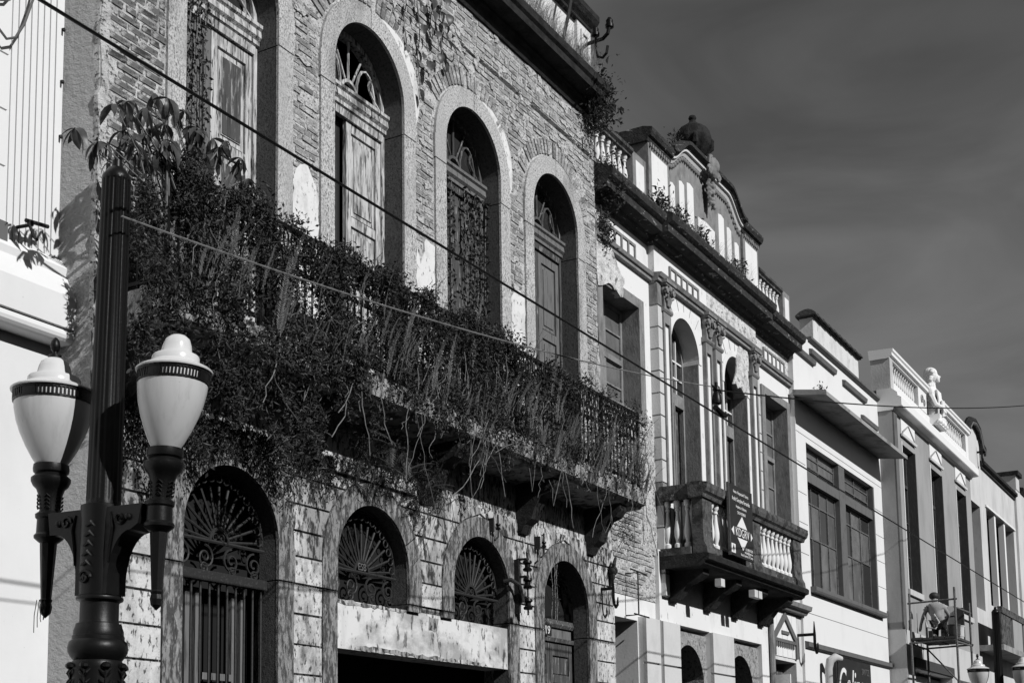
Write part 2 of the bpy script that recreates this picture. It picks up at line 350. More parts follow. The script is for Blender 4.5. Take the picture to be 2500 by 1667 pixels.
# --- bricks, one by one
H, BL = .076, .245
bricks = []
def barred(z):
    """stretches of a course taken by stone, plaster or holes"""
    out = []
    for c in CX:
        if z <= ZS: out.append((c - .862, c + .862))
        elif z < ZS + 1.1:
            R_ = 1.1 if z > ZS + .36 else .9
            out.append((c - sqrt(R_ * R_ - (z - ZS) ** 2), c + sqrt(R_ * R_ - (z - ZS) ** 2)))
    if z < 7.55: out += [(9.96, 10.38), (12.1, 12.49), (14.2, 14.57)]
    if abs(z - 9.81) < .07: out.append((16.08, 16.3))
    if abs(z - 9.33) < .07: out.append((16.26, 16.5))
    return sorted(out)
row = 0; z = 5.25
while z < 10.92:
    x = XL0 + .07 + (BL / 2 if row % 2 else 0) + rnd.uniform(-.03, .03); bar_ = barred(z + H / 2)
    while x < XR0 - .02:
        ln = (BL if rnd.random() < .75 else BL * .5) * rnd.uniform(.9, 1.06); xa = x; xb = min(x + ln - rnd.uniform(.01, .022), XR0 - .004); x += ln
        for p0, p1 in bar_:
            if xa < p1 and xb > p0:
                if xa < p0 - .04: xb = p0 - .006
                elif xb > p1 + .04: xa = p1 + .006
                else: xb = xa
        if xb - xa < .05: continue
        xm = (xa + xb) / 2; zc = z + H / 2
        if 10.24 < zc < 10.35 and 12.9 < xm < 16.5 and rnd.random() < .9: continue
        if rnd.random() < .05 + (.1 if sin(xm * 3.1) + sin(z * 4.3 + xm) > 1.2 else 0): continue
        bricks.append((xa, xb, z + rnd.uniform(-.006, .006)))
    z += H; row += 1
def brick_mesh(l, h, d, tn, sd):
    q = random.Random(sd); j = lambda a: q.uniform(-a, a)
    v = []
    for y, ins in ((0, .006), (d, 0)):
        v += [(ins + j(.006), y + j(.003), ins + j(.005)), (l - ins + j(.008), y + j(.003), ins + j(.005)), (l - ins + j(.008), y + j(.003), h - ins + j(.004)), (ins + j(.006), y + j(.003), h - ins + j(.004))]
    return v, [(0, 1, 2, 3), (4, 7, 6, 5), (0, 4, 5, 1), (1, 5, 6, 2), (2, 6, 7, 3), (3, 7, 4, 0)], tn
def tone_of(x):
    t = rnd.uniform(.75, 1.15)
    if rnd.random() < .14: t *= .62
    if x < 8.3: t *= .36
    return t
bricks.sort(key=lambda q: q[0])
VAR = {}
rest = MB()
for i, (xa, xb, z) in enumerate(bricks):
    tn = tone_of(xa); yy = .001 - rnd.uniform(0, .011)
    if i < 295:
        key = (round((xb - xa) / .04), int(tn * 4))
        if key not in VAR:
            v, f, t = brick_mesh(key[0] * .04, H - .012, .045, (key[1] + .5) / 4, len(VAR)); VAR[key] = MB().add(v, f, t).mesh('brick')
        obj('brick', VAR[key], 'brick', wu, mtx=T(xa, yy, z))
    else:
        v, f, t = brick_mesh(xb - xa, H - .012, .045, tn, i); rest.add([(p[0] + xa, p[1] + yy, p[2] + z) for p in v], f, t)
for c in CX:                                             # rowlock arches over the doors
    n = 27
    for k in range(n):
        a = radians(24 + 132 * (k + .5) / n); 
        if c + 1.0 * cos(a) < XL0 + .1 or rnd.random() < .1: continue
        r0, r1 = .885, rnd.uniform(1.07, 1.1); hw = .03
        u = Vector((cos(a), sin(a))); p = Vector((-sin(a), cos(a)))
        P = [u * r0 - p * hw, u * r0 + p * hw, u * r1 + p * hw * 1.1, u * r1 - p * hw * 1.1]
        rest.prism([(c + q.x, ZS + q.y) for q in P], -.01 - rnd.uniform(0, .01), .04, tone_of(c))
rest.build('brickwork', 'brick', wu, kind='stuff')
# smears of mortar and plaster crust left over the bricks
sm = MB()
for i in range(420):
    x = rnd.uniform(8.0, 16.6); z = rnd.uniform(5.4, 10.8); zz = barred(z)
    if any(p0 - .1 < x < p1 + .1 for p0, p1 in zz): continue
    w_ = rnd.uniform(.03, .17); h_ = rnd.uniform(.02, .09); sm.prism(rough_poly([(x + w_ * rnd.uniform(.35, 1.3) * cos(t), z + h_ * rnd.uniform(.35, 1.3) * sin(t)) for t in (0, .5, 1, 1.6, 2.2, 2.7, 3.1, 3.6, 4.1, 4.7, 5.2, 5.8)], .012, .04, i), -.0105 - rnd.uniform(0, .003), .01)
sm.build('mortar_smears', 'mortar', wu, kind='stuff')
# lumps of mortar in the broken joint
lm = MB()
for i in range(30):
    x = rnd.uniform(12.9, 16.6); lm.ball((x, .06, rnd.choice((10.26, 10.325))), (rnd.uniform(.04, .16), .06, rnd.uniform(.01, .035)), 7, 5)
lm.build('joint_rubble', 'mortar', wu, kind='stuff')
# plaster left on the brick
for i, (xa, xb, zt) in enumerate([(9.965, 10.365, 7.56), (12.1, 12.48, 7.55), (14.21, 14.565, 7.6)]):
    MB().prism(rough_poly([(xa, 5.46), (xb, 5.46), (xb, zt - .25 * (i == 0)), (xa + (xb - xa) * .55, zt + .06), (xa + .1, zt - .3 * (i == 1)), (xa, zt - .1)], .02, .09, 40 + i), -.016, .02).build('plaster_patch', 'patch_plaster', hb)
for i, c in enumerate(CX[1:3]):
    P = arc(c, ZS, .852, radians(78), radians(-10), 14) + [(c + .9, ZS - .2)] + [(c + (.87 + .13 * sin(k / 12 * pi) + rnd.uniform(0, .02)) * cos(radians(-6 + 80 * k / 12)), ZS + (.87 + .13 * sin(k / 12 * pi) + rnd.uniform(0, .02)) * sin(radians(-6 + 80 * k / 12))) for k in range(13)]
    MB().prism(P, -.018, .02).build('plaster_patch', 'patch_plaster', hb)
MB().prism(rough_poly([(16.3, 5.2), (16.685, 5.2), (16.685, 7.6), (16.6, 7.3), (16.45, 6.2)], .02, .08, 5), -.014, .02).build('plaster_patch', 'mortar', hb)

# --- granite surrounds
def surround(parent, c, zs, ri, ro, zi, z0, y0, y1, m):
    yf = y0 + .035
    for s in (-1, 1):
        zb = z0 if not isinstance(z0, tuple) else (z0[0] if s < 0 else z0[1])
        xs = sorted((c + s * ri, c + s * ro)); xw = sorted((c + s * (ri + .002), c + s * ro))
        if zb < zi - .02:
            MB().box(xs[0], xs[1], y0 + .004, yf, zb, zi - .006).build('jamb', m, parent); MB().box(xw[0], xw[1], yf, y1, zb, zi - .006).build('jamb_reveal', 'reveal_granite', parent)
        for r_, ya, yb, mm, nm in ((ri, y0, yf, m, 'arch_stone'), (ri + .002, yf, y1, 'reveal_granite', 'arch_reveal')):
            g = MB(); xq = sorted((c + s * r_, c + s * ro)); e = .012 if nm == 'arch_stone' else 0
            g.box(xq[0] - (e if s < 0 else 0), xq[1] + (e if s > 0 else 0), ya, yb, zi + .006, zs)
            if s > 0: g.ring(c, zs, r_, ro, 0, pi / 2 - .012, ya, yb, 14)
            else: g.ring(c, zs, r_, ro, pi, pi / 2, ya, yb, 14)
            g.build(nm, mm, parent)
ds = hb
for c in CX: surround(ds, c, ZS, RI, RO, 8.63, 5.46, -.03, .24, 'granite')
# --- arched doors of the upper floor
def leaf_mb(x0, x1, z0, z1, y, panels, st=.085):
    b = MB(); b.box(x0 + .01, x1 - .01, y + .028, y + .04, z0 + .01, z1 - .01)
    b.box(x0, x0 + st, y, y + .045, z0, z1); b.box(x1 - st, x1, y, y + .045, z0, z1)
    zz = [z0] + [q for p in panels for q in p] + [z1]
    for k in range(0, len(zz), 2): b.box(x0 + st, x1 - st, y + .001, y + .045, zz[k], zz[k + 1])
    for za, zb in panels:
        b.box(x0 + st + .02, x1 - st - .02, y + .016, y + .03, za + .02, zb - .02)
        if zb - za > .25: b.box(x0 + st + .065, x1 - st - .065, y + .004, y + .02, za + .07, zb - .07)
    return b
def door(c, kind):
    d = MB(); x0, x1 = c - RI, c + RI; y = .24
    d.box(x0, x0 + .05, y, y + .1, 5.46, ZS); d.box(x1 - .05, x1, y, y + .1, 5.46, ZS); d.ring(c, ZS, RI - .05, RI + .01, 0, pi, y, y + .1, 20)
    wd = {1: 'old_paint_wood', 2: 'old_paint_wood', 3: 'dark_wood', 4: 'dark_wood'}[kind]
    p = d.build('door_frame', wd, hb)
    MB().mould([(y + .05, 8.66), (y - .03, 8.68), (y - .03, 8.72), (y - .06, 8.75), (y - .05, 8.82), (y - .075, 8.84), (y - .075, 8.875), (y + .05, 8.9)], x0 + .002, x1 - .002).build('transom', wd if kind < 3 else 'grey_wood', p)
    MB().mould([(y + .05, 8.58), (y - .01, 8.58), (y - .02, 8.655), (y + .05, 8.655)], x0 + .05, x1 - .05).build('transom_rail', wd, p)
    f = MB()                                             # fanlight tracery
    for a in (62, 90, 118): f.tube([(c + .14 * cos(radians(a)), y + .03, 8.92 + .14 * sin(radians(a))), (c + .56 * cos(radians(a)), y + .03, ZS + .56 * sin(radians(a)))], .014, 5)
    f.ring(c, 8.9, .115, .15, 0, pi, y + .01, y + .05, 12)
    for s in (-1, 1):
        f.tube([(c + s * (.14 + .17 * (1 - cos(t * pi / 8))), y + .03, 8.92 + .36 * sin(t * pi / 8)) for t in range(9)], .016, 5)
        f.tube([(c + s * (.57 - .2 * sin(t * pi / 8)), y + .03, 8.95 + .05 * t) for t in range(7)], .013, 5)
    f.build('fanlight_bar', wd, p)
    if kind != 2: MB().prism(arc(c, ZS, RI - .04, 0, pi, 18), y + .055, y + .06).build('fanlight_pane', 'window_glass', p)
    else: MB().prism([(c - .58, 8.9), (c - .12, 8.9), (c - .2, 9.42), (c - .45, 9.28), (c - .57, 9.05)], y + .055, y + .06).build('fanlight_pane', 'window_glass', p)
    pl = [(5.62, 6.35), (6.47, 7.42), (7.54, 8.45)]
    if kind == 1:
        leaf_mb(c + .003, x1 - .052, 5.48, 8.575, y + .02, pl).build('door_leaf', 'old_paint_wood', p)
        leaf_mb(x0 + .052, c - .003, 5.48, 8.575, y + .025, pl).build('door_leaf', 'grey_wood', p)
        for za, zb in pl: MB().box(c + .16, x1 - .21, y + .018, y + .026, za + .08, zb - .08).build('bare_panel', 'dark_wood', p)
    elif kind == 2:
        leaf_mb(c - .05, x1 - .052, 5.48, 8.575, y + .02, [(5.62, 6.3), (6.42, 7.44), (7.54, 8.47)]).build('door_leaf', 'old_paint_wood', p)
        MB().box(x0 + .052, c - .06, y + .1, y + .106, 5.48, 8.575).build('door_pane', 'window_glass', p)
    elif kind == 3:
        leaf_mb(c + .003, x1 - .052, 5.48, 8.575, y + .02, [(5.62, 6.2), (6.32, 7.2), (7.32, 8.45)]).build('door_leaf', 'dark_wood', p)
        leaf_mb(x0 + .052, c - .003, 5.48, 8.575, y + .02, [(5.62, 6.2), (6.32, 7.2), (7.32, 8.45)]).build('door_leaf', 'dark_wood', p)
    else:
        for s in (0, 1):
            leaf_mb(x0 + .052 if s == 0 else c + .003, c - .003 if s == 0 else x1 - .052, 5.48, 8.575, y + .02, pl).build('door_leaf', 'dark_wood' if s == 0 else 'grey_wood', p)
    return p
doors = [door(c, i + 1) for i, c in enumerate(CX)]

# --- ground floor
GX0, GX1 = 10.625, 14.04                                 # wide shop opening under two of the arches
b = MB(); ops = [(LX[0] - .8, LX[0] + .8, .13, ZL, .8), (LX[3] - .8, LX[3] + .8, .13, ZL, .8)]
for i in (1, 2): ops.append((LX[i] - .8, LX[i] + .8, 3.4, ZL, .8))
wall_with(b, XL0, 9.95, .0, 5.2, -.035, .4, ops[:1])
b.box(9.95, LX[1] - .8, -.035, .4, 0, 5.2)
for i in (1, 2): b.prism([(LX[i] - .8, 5.2)] + arc(LX[i], ZL, .8, pi, 0, 20) + [(LX[i] + .8, 5.2)], -.035, .4)
b.box(LX[1] + .8, LX[2] - .8, -.035, .4, 3.4, 5.2); b.box(LX[2] + .8, LX[3] - .8, -.035, .4, 0, 5.2)
b.prism([(LX[3] - .8, 5.2)] + arc(LX[3], ZL, .8, pi, 0, 20) + [(LX[3] + .8, 5.2)], -.035, .4)
b.box(LX[3] + .8, 16.9, -.035, .4, 0, 5.2)
wl = b.build('ground_floor_wall', 'stained_plaster', hb)
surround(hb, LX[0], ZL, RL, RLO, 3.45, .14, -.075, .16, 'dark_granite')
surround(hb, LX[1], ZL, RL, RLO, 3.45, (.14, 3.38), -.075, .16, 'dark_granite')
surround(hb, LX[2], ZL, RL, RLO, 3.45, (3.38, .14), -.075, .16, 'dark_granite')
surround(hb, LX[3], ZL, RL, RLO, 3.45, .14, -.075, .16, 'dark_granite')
b = MB(); b.box(GX0, GX1, -.03, .3, 2.905, 3.385); b.box(LX[1] + .63, LX[2] - .63, -.028, .3, 3.385, 3.45)
b.build('lintel_panel', 'lintel_plaster', hb)
MB().prism(rough_poly([(12.27, 3.22), (12.45, 3.22), (12.45, 3.36), (12.27, 3.36)], .012, .05, 3), -.034, -.028).build('plaster_scar', 'stained_plaster', hb)
MB().prism(rough_poly([(GX0 + .02, 3.34), (11.9, 3.36), (11.9, 3.384), (GX0 + .02, 3.384)], .012, .06, 8), -.034, -.028).build('moss_line', 'stained_plaster', hb)
MB().prism(rough_poly([(GX0 + .3, 2.91), (13.5, 2.91), (13.4, 2.95), (12.2, 2.94), (11.3, 2.97), (GX0 + .3, 2.93)], .012, .06, 9), -.034, -.028).build('moss_line', 'stained_plaster', hb)
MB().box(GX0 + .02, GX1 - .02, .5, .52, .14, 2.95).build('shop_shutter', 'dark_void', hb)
MB().box(GX0 - .01, GX1 + .01, .31, .55, 2.95, 3.1).build('shop_lintel', 'dark_wood', hb)
# rusticated plaster blocks
def outer(c, z):
    if z <= ZL: return RLO + .012
    q = (RLO + .012) ** 2 - (z - ZL) ** 2
    return sqrt(q) if q > 0 else 0
zj = [.15, .45, .72, .99, 1.26, 1.53, 1.8, 2.07, 2.34, 2.61, 2.885, 3.17, 3.45, 3.71, 3.95, 4.205, 4.47, 4.735]
edges = [(None, LX[0]), (LX[0], LX[1]), (LX[1], LX[2]), (LX[2], LX[3]), (LX[3], None)]
for a, d in edges:
    for k in range(len(zj) - 1):
        za, zb = zj[k] + .011, zj[k + 1] - .011
        if a == LX[1] and zb < 3.47: continue
        n = 4; Lp = []; Rp = []
        for i in range(n + 1):
            zz = za + (zb - za) * i / n
            Lp.append((7.503 if a is None else a + outer(a, zz), zz)); Rp.append((16.88 if d is None else d - outer(d, zz), zz))
        if min(r[0] - l[0] for l, r in zip(Lp, Rp)) < .05: continue
        off = -.056 - rnd.uniform(0, .008)
        m = 'stained_plaster' if za > 3.65 else 'block_plaster'
        wd = Rp[0][0] - Lp[0][0]
        if wd > 1.0:
            xm = (Lp[0][0] + Rp[0][0]) / 2
            MB().prism(Lp[::-1] + [(xm - .008, za), (xm - .008, zb)], off, -.03).build('plaster_block', m, wl)
            MB().prism([(xm + .008, zb), (xm + .008, za)] + Rp, off, -.03).build('plaster_block', m, wl)
        else: MB().prism(Lp[::-1] + Rp, off, -.03).build('plaster_block', m, wl)
# --- iron fan grilles
def spiral(b, cx, cz, r, turns, a0, sgn, y, th=.011, n=26):
    b.tube([(cx + r * (1 - .85 * t / n) * cos(a0 + sgn * turns * 2 * pi * t / n), y, cz + r * (1 - .85 * t / n) * sin(a0 + sgn * turns * 2 * pi * t / n)) for t in range(n + 1)], th, 5)
def fan_grille(c, name, scr=True, word=None):
    y = .1; zc = 3.72; g = MB()
    g.tube([(c - .61, y, zc), (c + .61, y, zc)], .017, 6); g.ring(c, zc, .105, .135, 0, pi, y - .015, y + .015, 14)
    g.tube([(x, y, z) for x, z in arc(c, ZL, .585, 0, pi, 24)], .013, 5)
    p = g.build(name, 'grille_iron', hb)
    bar = MB().tube([(.13, 0, 0), (.5, 0, 0)], .013, 6).mesh('fan_bar')
    for k in range(13):
        a = pi * (k + .5) / 13
        obj('fan_bar', bar, 'grille_iron', p, mtx=T(c, y, zc) @ Matrix.Rotation(-a, 4, 'Y'))
    loop = MB().tube([(.038 * cos(t * pi / 5), 0, .038 * sin(t * pi / 5)) for t in range(10)], .008, 4, True).mesh('loop')
    for k in range(17):
        a = pi * (k + .5) / 17; obj('loop', loop, 'grille_iron', p, mtx=T(c + .545 * cos(a), y, zc + .03 + .545 * sin(a)))
    if scr:
        for sg in (-1, 1):
            for q in (.17, .47):
                s = MB(); spiral(s, c + sg * q, 3.57, .11, 1.6, pi / 2 if sg > 0 else pi / 2, sg, y); spiral(s, c + sg * (q + .02), 3.48, .06, 1.2, -pi / 2, -sg, y)
                s.build('scroll', 'grille_iron', p)
    h = MB(); spiral(h, c - .045, zc + .04, .042, 1.3, 0, 1, y, .008); spiral(h, c + .045, zc + .04, .042, 1.3, pi, -1, y, .008)
    if not word: h.build('hub_scroll', 'grille_iron', p)
    else: txt('lettering', word, .105, p, 'steel', T(c, y - .012, zc + .022) @ FACE, sx=.9)
    return p
for i in range(3): fan_grille(LX[i], 'fan_grille', True, 'ESB' if i == 1 else None)
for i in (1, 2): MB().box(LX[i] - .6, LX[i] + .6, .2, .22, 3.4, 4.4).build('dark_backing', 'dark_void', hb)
# barred door under the first arch
c = LX[0]
g = MB(); g.box(c - .615, c + .615, .06, .13, 3.36, 3.45); gp = g.build('gate_beam', 'rust_iron', hb)
bar = MB().tube([(0, 0, .15), (0, 0, 3.36)], .0115, 6).mesh('bar'); knob = MB().ball((0, 0, 0), .022, 6, 5)
for k in range(11):
    x = c - .57 + 1.14 * k / 10
    o = obj('bar', bar, 'grille_iron', gp, mtx=T(x, .095, 0))
MB().box(c - .615, c + .615, .085, .105, 2.42, 2.45).box(c - .615, c + .615, .085, .105, 1.3, 1.33).build('cross_bar', 'grille_iron', gp)
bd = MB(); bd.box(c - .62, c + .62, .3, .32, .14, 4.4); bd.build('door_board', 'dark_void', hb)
for xx, ww in ((-.3, .07), (-.17, .07), (.3, .05), (.42, .06)): MB().box(c + xx, c + xx + ww, .2, .26, .14, 3.3).build('door_post', 'grey_wood', hb)
MB().box(c - .1, c + .3, .19, .2, 2.52, 2.58).build('door_rail', 'grey_wood', hb)
# door 119
c = LX[3]
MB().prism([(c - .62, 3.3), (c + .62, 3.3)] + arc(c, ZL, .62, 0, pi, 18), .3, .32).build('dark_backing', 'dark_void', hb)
dp = MB().mould([(.25, 3.55), (.17, 3.56), (.15, 3.6), (.17, 3.66), (.25, 3.67)], c - .615, c + .615).mould([(.25, 3.36), (.16, 3.37), (.15, 3.42), (.25, 3.43)], c - .615, c + .615).build('door_transom', 'dark_wood', hb)
MB().box(c - .615, c + .615, .2, .24, 3.432, 3.548).build('transom_panel', 'grey_wood', dp)
leaf_mb(c - .61, c - .02, .14, 3.355, .19, [(.35, 1.3), (1.45, 1.85), (2.0, 2.85), (2.95, 3.2)]).build('door_leaf', 'dark_wood', dp)
leaf_mb(c - .01, c + .61, .14, 3.355, .19, [(.35, 1.3), (1.45, 1.85), (2.0, 2.85), (2.95, 3.2)]).build('door_leaf', 'dark_wood', dp)
npl = MB().prism(arc(c - .2, 3.49, .06, 0, 2 * pi, 16)[:-1] if False else [(c - .38, 3.43), (c - .06, 3.43), (c - .06, 3.58), (c - .38, 3.58)], .128, .14).build('number_plate', 'sign_black', dp)
txt('number', '119', .15, npl, 'sign_print', T(c - .22, .125, 3.45) @ FACE)

# --- cornice and parapet
MB().mould([(.02, 10.9), (-.05, 10.9), (-.07, 10.93), (-.1, 10.95), (-.1, 10.99), (-.3, 11.0), (-.3, 11.1), (-.34, 11.13), (-.34, 11.24), (-.05, 11.34), (.1, 11.34), (.1, 10.9)], 7.45, 16.55).build('cornice', 'mould_stone', hb)
MB().mould([(.013, 10.8), (-.03, 10.8), (-.06, 10.86), (-.06, 10.899), (.013, 10.899)], 7.5, 16.2).build('bed_mould', 'mould_stone', hb)
MB().box(7.5, 16.2, .03, .3, 11.33, 12.15).build('parapet', 'worn_white', hb)
pp = MB().box(16.2, 16.62, -.02, .34, 11.33, 12.16).build('parapet_pier', 'worn_white', hb)
MB().box(16.29, 16.53, -.045, -.02, 11.55, 11.6).box(16.29, 16.53, -.045, -.02, 12.0, 12.05).box(16.29, 16.34, -.043, -.02, 11.6, 12.0).box(16.48, 16.53, -.043, -.02, 11.6, 12.0).build('pier_panel', 'worn_white', pp)
MB().mould([(.3, 12.15), (-.04, 12.15), (-.04, 12.19), (-.1, 12.24), (-.14, 12.3), (-.14, 12.38), (.0, 12.42), (.36, 12.42), (.36, 12.15)], 7.45, 16.68).build('coping', 'mould_stone', hb)
for i, x in enumerate((8.6, 10.8, 13.0, 15.1)): MB().box(x, x + .05, .0, .04, 11.34, 12.149).build('parapet_strip', 'worn_white', hb)

# --- balcony
bal = MB().mould([(-.04, 5.16), (-.6, 5.19), (-.62, 5.22), (-.68, 5.24), (-.69, 5.38), (-.66, 5.42), (-.66, 5.455), (-.04, 5.455)], 7.56, 16.62).build('balcony_slab', 'slab_stone', hb)
for x in (7.75, 9.95, 12.05, 14.2, 16.05):
    P = [(-.045, 5.16), (-.56, 5.19), (-.56, 5.1), (-.5, 5.02), (-.38, 4.98), (-.3, 4.86), (-.25, 4.72), (-.16, 4.66), (-.1, 4.56), (-.045, 4.55)]
    MB().mould(P, x, x + .2).build('corbel', 'mould_stone', bal)
MB().box(8.0, 12.0, -.1, -.04, 4.62, 4.74).build('corbel_band', 'stained_plaster', bal)
rail = MB(); yr = -.63
rail.box(7.62, 16.53, yr - .025, yr + .025, 6.44, 6.475); rail.box(7.62, 16.53, yr - .012, yr + .012, 6.24, 6.262); rail.box(7.62, 16.53, yr - .012, yr + .012, 6.08, 6.1); rail.box(7.62, 16.53, yr - .015, yr + .015, 5.52, 5.55)
for x in (7.62, 16.5): rail.box(x, x + .03, yr + .025, .0, 6.44, 6.475); rail.box(x, x + .03, yr + .025, .0, 5.52, 5.55)
rp = rail.build('balcony_railing', 'black_iron', hb)
bar = MB().tube([(0, 0, 5.5), (0, 0, 6.24)], .011, 5).mesh('bar')
nb = 84
for k in range(nb): obj('bar', bar, 'black_iron', rp, mtx=T(7.66 + 8.84 * k / (nb - 1), yr, 0))
oval = MB().tube([(.034 * cos(t * pi / 6), 0, .085 * sin(t * pi / 6)) for t in range(12)], .009, 5, True).mesh('oval')
ring2 = MB().tube([(.045 * cos(t * pi / 6), 0, .062 * sin(t * pi / 6)) for t in range(12)], .009, 5, True).mesh('ring')
for k in range(nb - 1):
    x = 7.66 + 8.84 * (k + .5) / (nb - 1)
    obj('oval', oval, 'black_iron', rp, mtx=T(x, yr, 6.35)); obj('ring', ring2, 'black_iron', rp, mtx=T(x, yr, 6.168))
for k in range(9): MB().box(7.62 + k * 1.11, 7.65 + k * 1.11, yr - .02, yr + .02, 5.45, 6.5).build('railing_post', 'black_iron', rp)
for s in range(6): obj('bar', bar, 'black_iron', rp, mtx=T(16.515, yr + .1 * (s + 1), 0)); obj('bar', bar, 'black_iron', rp, mtx=T(7.635, yr + .1 * (s + 1), 0))

# ============================================================ ornate building
ob = thing('ornate_house', 'ornate white house with pilasters, urn-topped gable and stone balcony', 'building', (21, .2, 0))
OX0, OX1, OY = 16.685, 25.45, .1
# upper floor: centre at y 0, side bays set back
b = MB(); wall_with(b, 18.72, 23.3, 5.0, 9.16, 0, .5, [(19.28, 20.45, 5.0, 8.3, 1), (21.59, 22.74, 5.0, 8.3, 1)])
ow = b.build('upper_wall', 'b2_plaster', ob)
b = MB(); wall_with(b, OX0, 18.72, 5.0, 9.16, OY, .5, [(16.97, 18.23, 6.95, 8.6, None)]); b.build('side_bay_wall', 'b2_plaster', ob)
b = MB(); wall_with(b, 23.3, OX1, 5.0, 9.16, OY, .5, [(23.86, 25.14, 5.0, 8.66, None)]); b.build('side_bay_wall', 'b2_plaster', ob)
shell(ob, OX0 + .002, OX1, .5, 9, 10.2, 'b2_plaster', floors=(4.95,))
# window surrounds of the side bays
for xl, xr, zb, zt in ((16.97, 18.23, 6.95, 8.6), (23.86, 25.14, 5.0, 8.66)):
    MB().box(xr - .006, xr + .17, OY - .05, .36, zb, zt + .14).build('window_jamb', 'b2_stone', ob)
    MB().box(max(xl - .17, OX0 + .012), xl + .006, OY - .05, .36, zb, zt + .14).build('window_jamb', 'b2_stone', ob)
    MB().box(xl + .006, xr - .006, OY - .048, .36, zt - .006, zt + .14).build('window_head', 'b2_stone', ob)
    if zb > 6: MB().box(xl - .15, xr + .17, OY - .06, .33, zb - .12, zb + .004).build('window_sill', 'b2_stone', ob)
MB().prism(rough_poly([(OX0 + .02, 8.45), (17.2, 8.62), (17.62, 8.56), (17.66, 8.85), (17.45, 9.0), (17.3, 9.16), (OX0 + .02, 9.16)], .03, .07, 77), OY - .075, OY + .02).build('broken_render', 'b2_worn', ob)
def casement(parent, xl, xr, zb, zt, y, cols, rows, tz, m='b2_stone', pane='window_glass'):
    f = MB(); f.box(xl, xl + .05, y, y + .06, zb, zt); f.box(xr - .05, xr, y, y + .06, zb, zt); f.box(xl + .05, xr - .05, y, y + .06, zb, zb + .06); f.box(xl + .05, xr - .05, y, y + .06, zt - .05, zt)
    f.box(xl + .05, xr - .05, y - .02, y + .06, tz, tz + .08); xm = (xl + xr) / 2; f.box(xm - .035, xm + .035, y - .006, y + .06, zb + .06, zt - .05)
    p = f.build('window_frame', m, parent)
    for za, zc, rw in ((zb + .06, tz, rows[0]), (tz + .08, zt - .05, rows[1])):
        for (xa, xc) in ((xl + .05, xm - .035), (xm + .035, xr - .05)):
            for i in range(cols):
                for j in range(rw):
                    w_ = (xc - xa) / cols; h_ = (zc - za) / rw
                    MB().box(xa + i * w_ + .012, xa + (i + 1) * w_ - .012, y + .03, y + .034, za + j * h_ + .012, za + (j + 1) * h_ - .012).build('pane', pane, p)
            g = MB()
            for i in range(cols + 1): g.box(xa + (xc - xa) * i / cols - .012, xa + (xc - xa) * i / cols + .012, y + .005, y + .045, za, zc)
            for j in range(rw + 1): g.box(xa, xc, y + .006, y + .044, za + (zc - za) * j / rw - .012, za + (zc - za) * j / rw + .012)
            g.build('glazing_bar', m, p)
    return p
casement(ob, 16.97, 18.23, 6.95, 8.6, .34, 1, (2, 2), 7.72, 'b2_stone', 'frost_glass')
casement(ob, 23.86, 25.14, 5.0, 8.66, .34, 1, (5, 2), 7.6, 'b2_stone', 'frost_glass')
# exposed brick under the side window
bw2 = MB().box(OX0 + .003, 18.7, OY - .012, OY, 4.2, 6.82).build('exposed_wall', 'mortar', ob)
bs = []; z = 4.25; r = 0
while z < 6.8:
    x = OX0 + .02 + (.12 if r % 2 else 0)
    while x < 18.55:
        ln = .235 * rnd.uniform(.9, 1.05)
        if rnd.random() > .08 and not (x > 18.2 + .2 * sin(z * 7)): bs.append((x, z))
        x += ln + .012
    z += H; r += 1
bmv = []
for k in range(6):
    v, f, t = brick_mesh(.23, H - .014, .03, .75 + .12 * k, 900 + k); bmv.append(MB().add(v, f, t).mesh('brick'))
for i, (x, z) in enumerate(bs[:290]): obj('brick', bmv[i * 7 % 6], 'brick', bw2, mtx=T(x, OY - .022 - rnd.uniform(0, .008), z))
q = MB()
for i, (x, z) in enumerate(bs[290:]):
    v, f, t = brick_mesh(.23, H - .014, .03, rnd.uniform(.7, 1.3), i); q.add([(p[0] + x, p[1] + OY - .022, p[2] + z) for p in v], f, t)
q.build('brickwork', 'brick', bw2, kind='stuff')
MB().prism(rough_poly([(18.2, 4.9), (18.71, 4.9), (18.71, 6.95), (18.45, 7.0), (18.3, 6.2)], .03, .08, 9), OY - .03, OY).build('plaster_patch', 'mortar', ob)
# quoins
for (xa, xb) in ((18.715, 18.87), (23.15, 23.305)):
    z = 4.3; k = 0
    while z < 9.1:
        z2 = min(z + .345, 9.15); MB().box(xa, xb, -.045, OY + .02, z + .012, z2 - .012).build('quoin', 'b2_stone' if k % 9 == 4 else 'b2_pier', ob); z = z2; k += 1
    MB().box(xa + .004, xb - .004, -.03, OY + .02, 4.3, 9.15).build('quoin_core', 'b2_trim', ob)
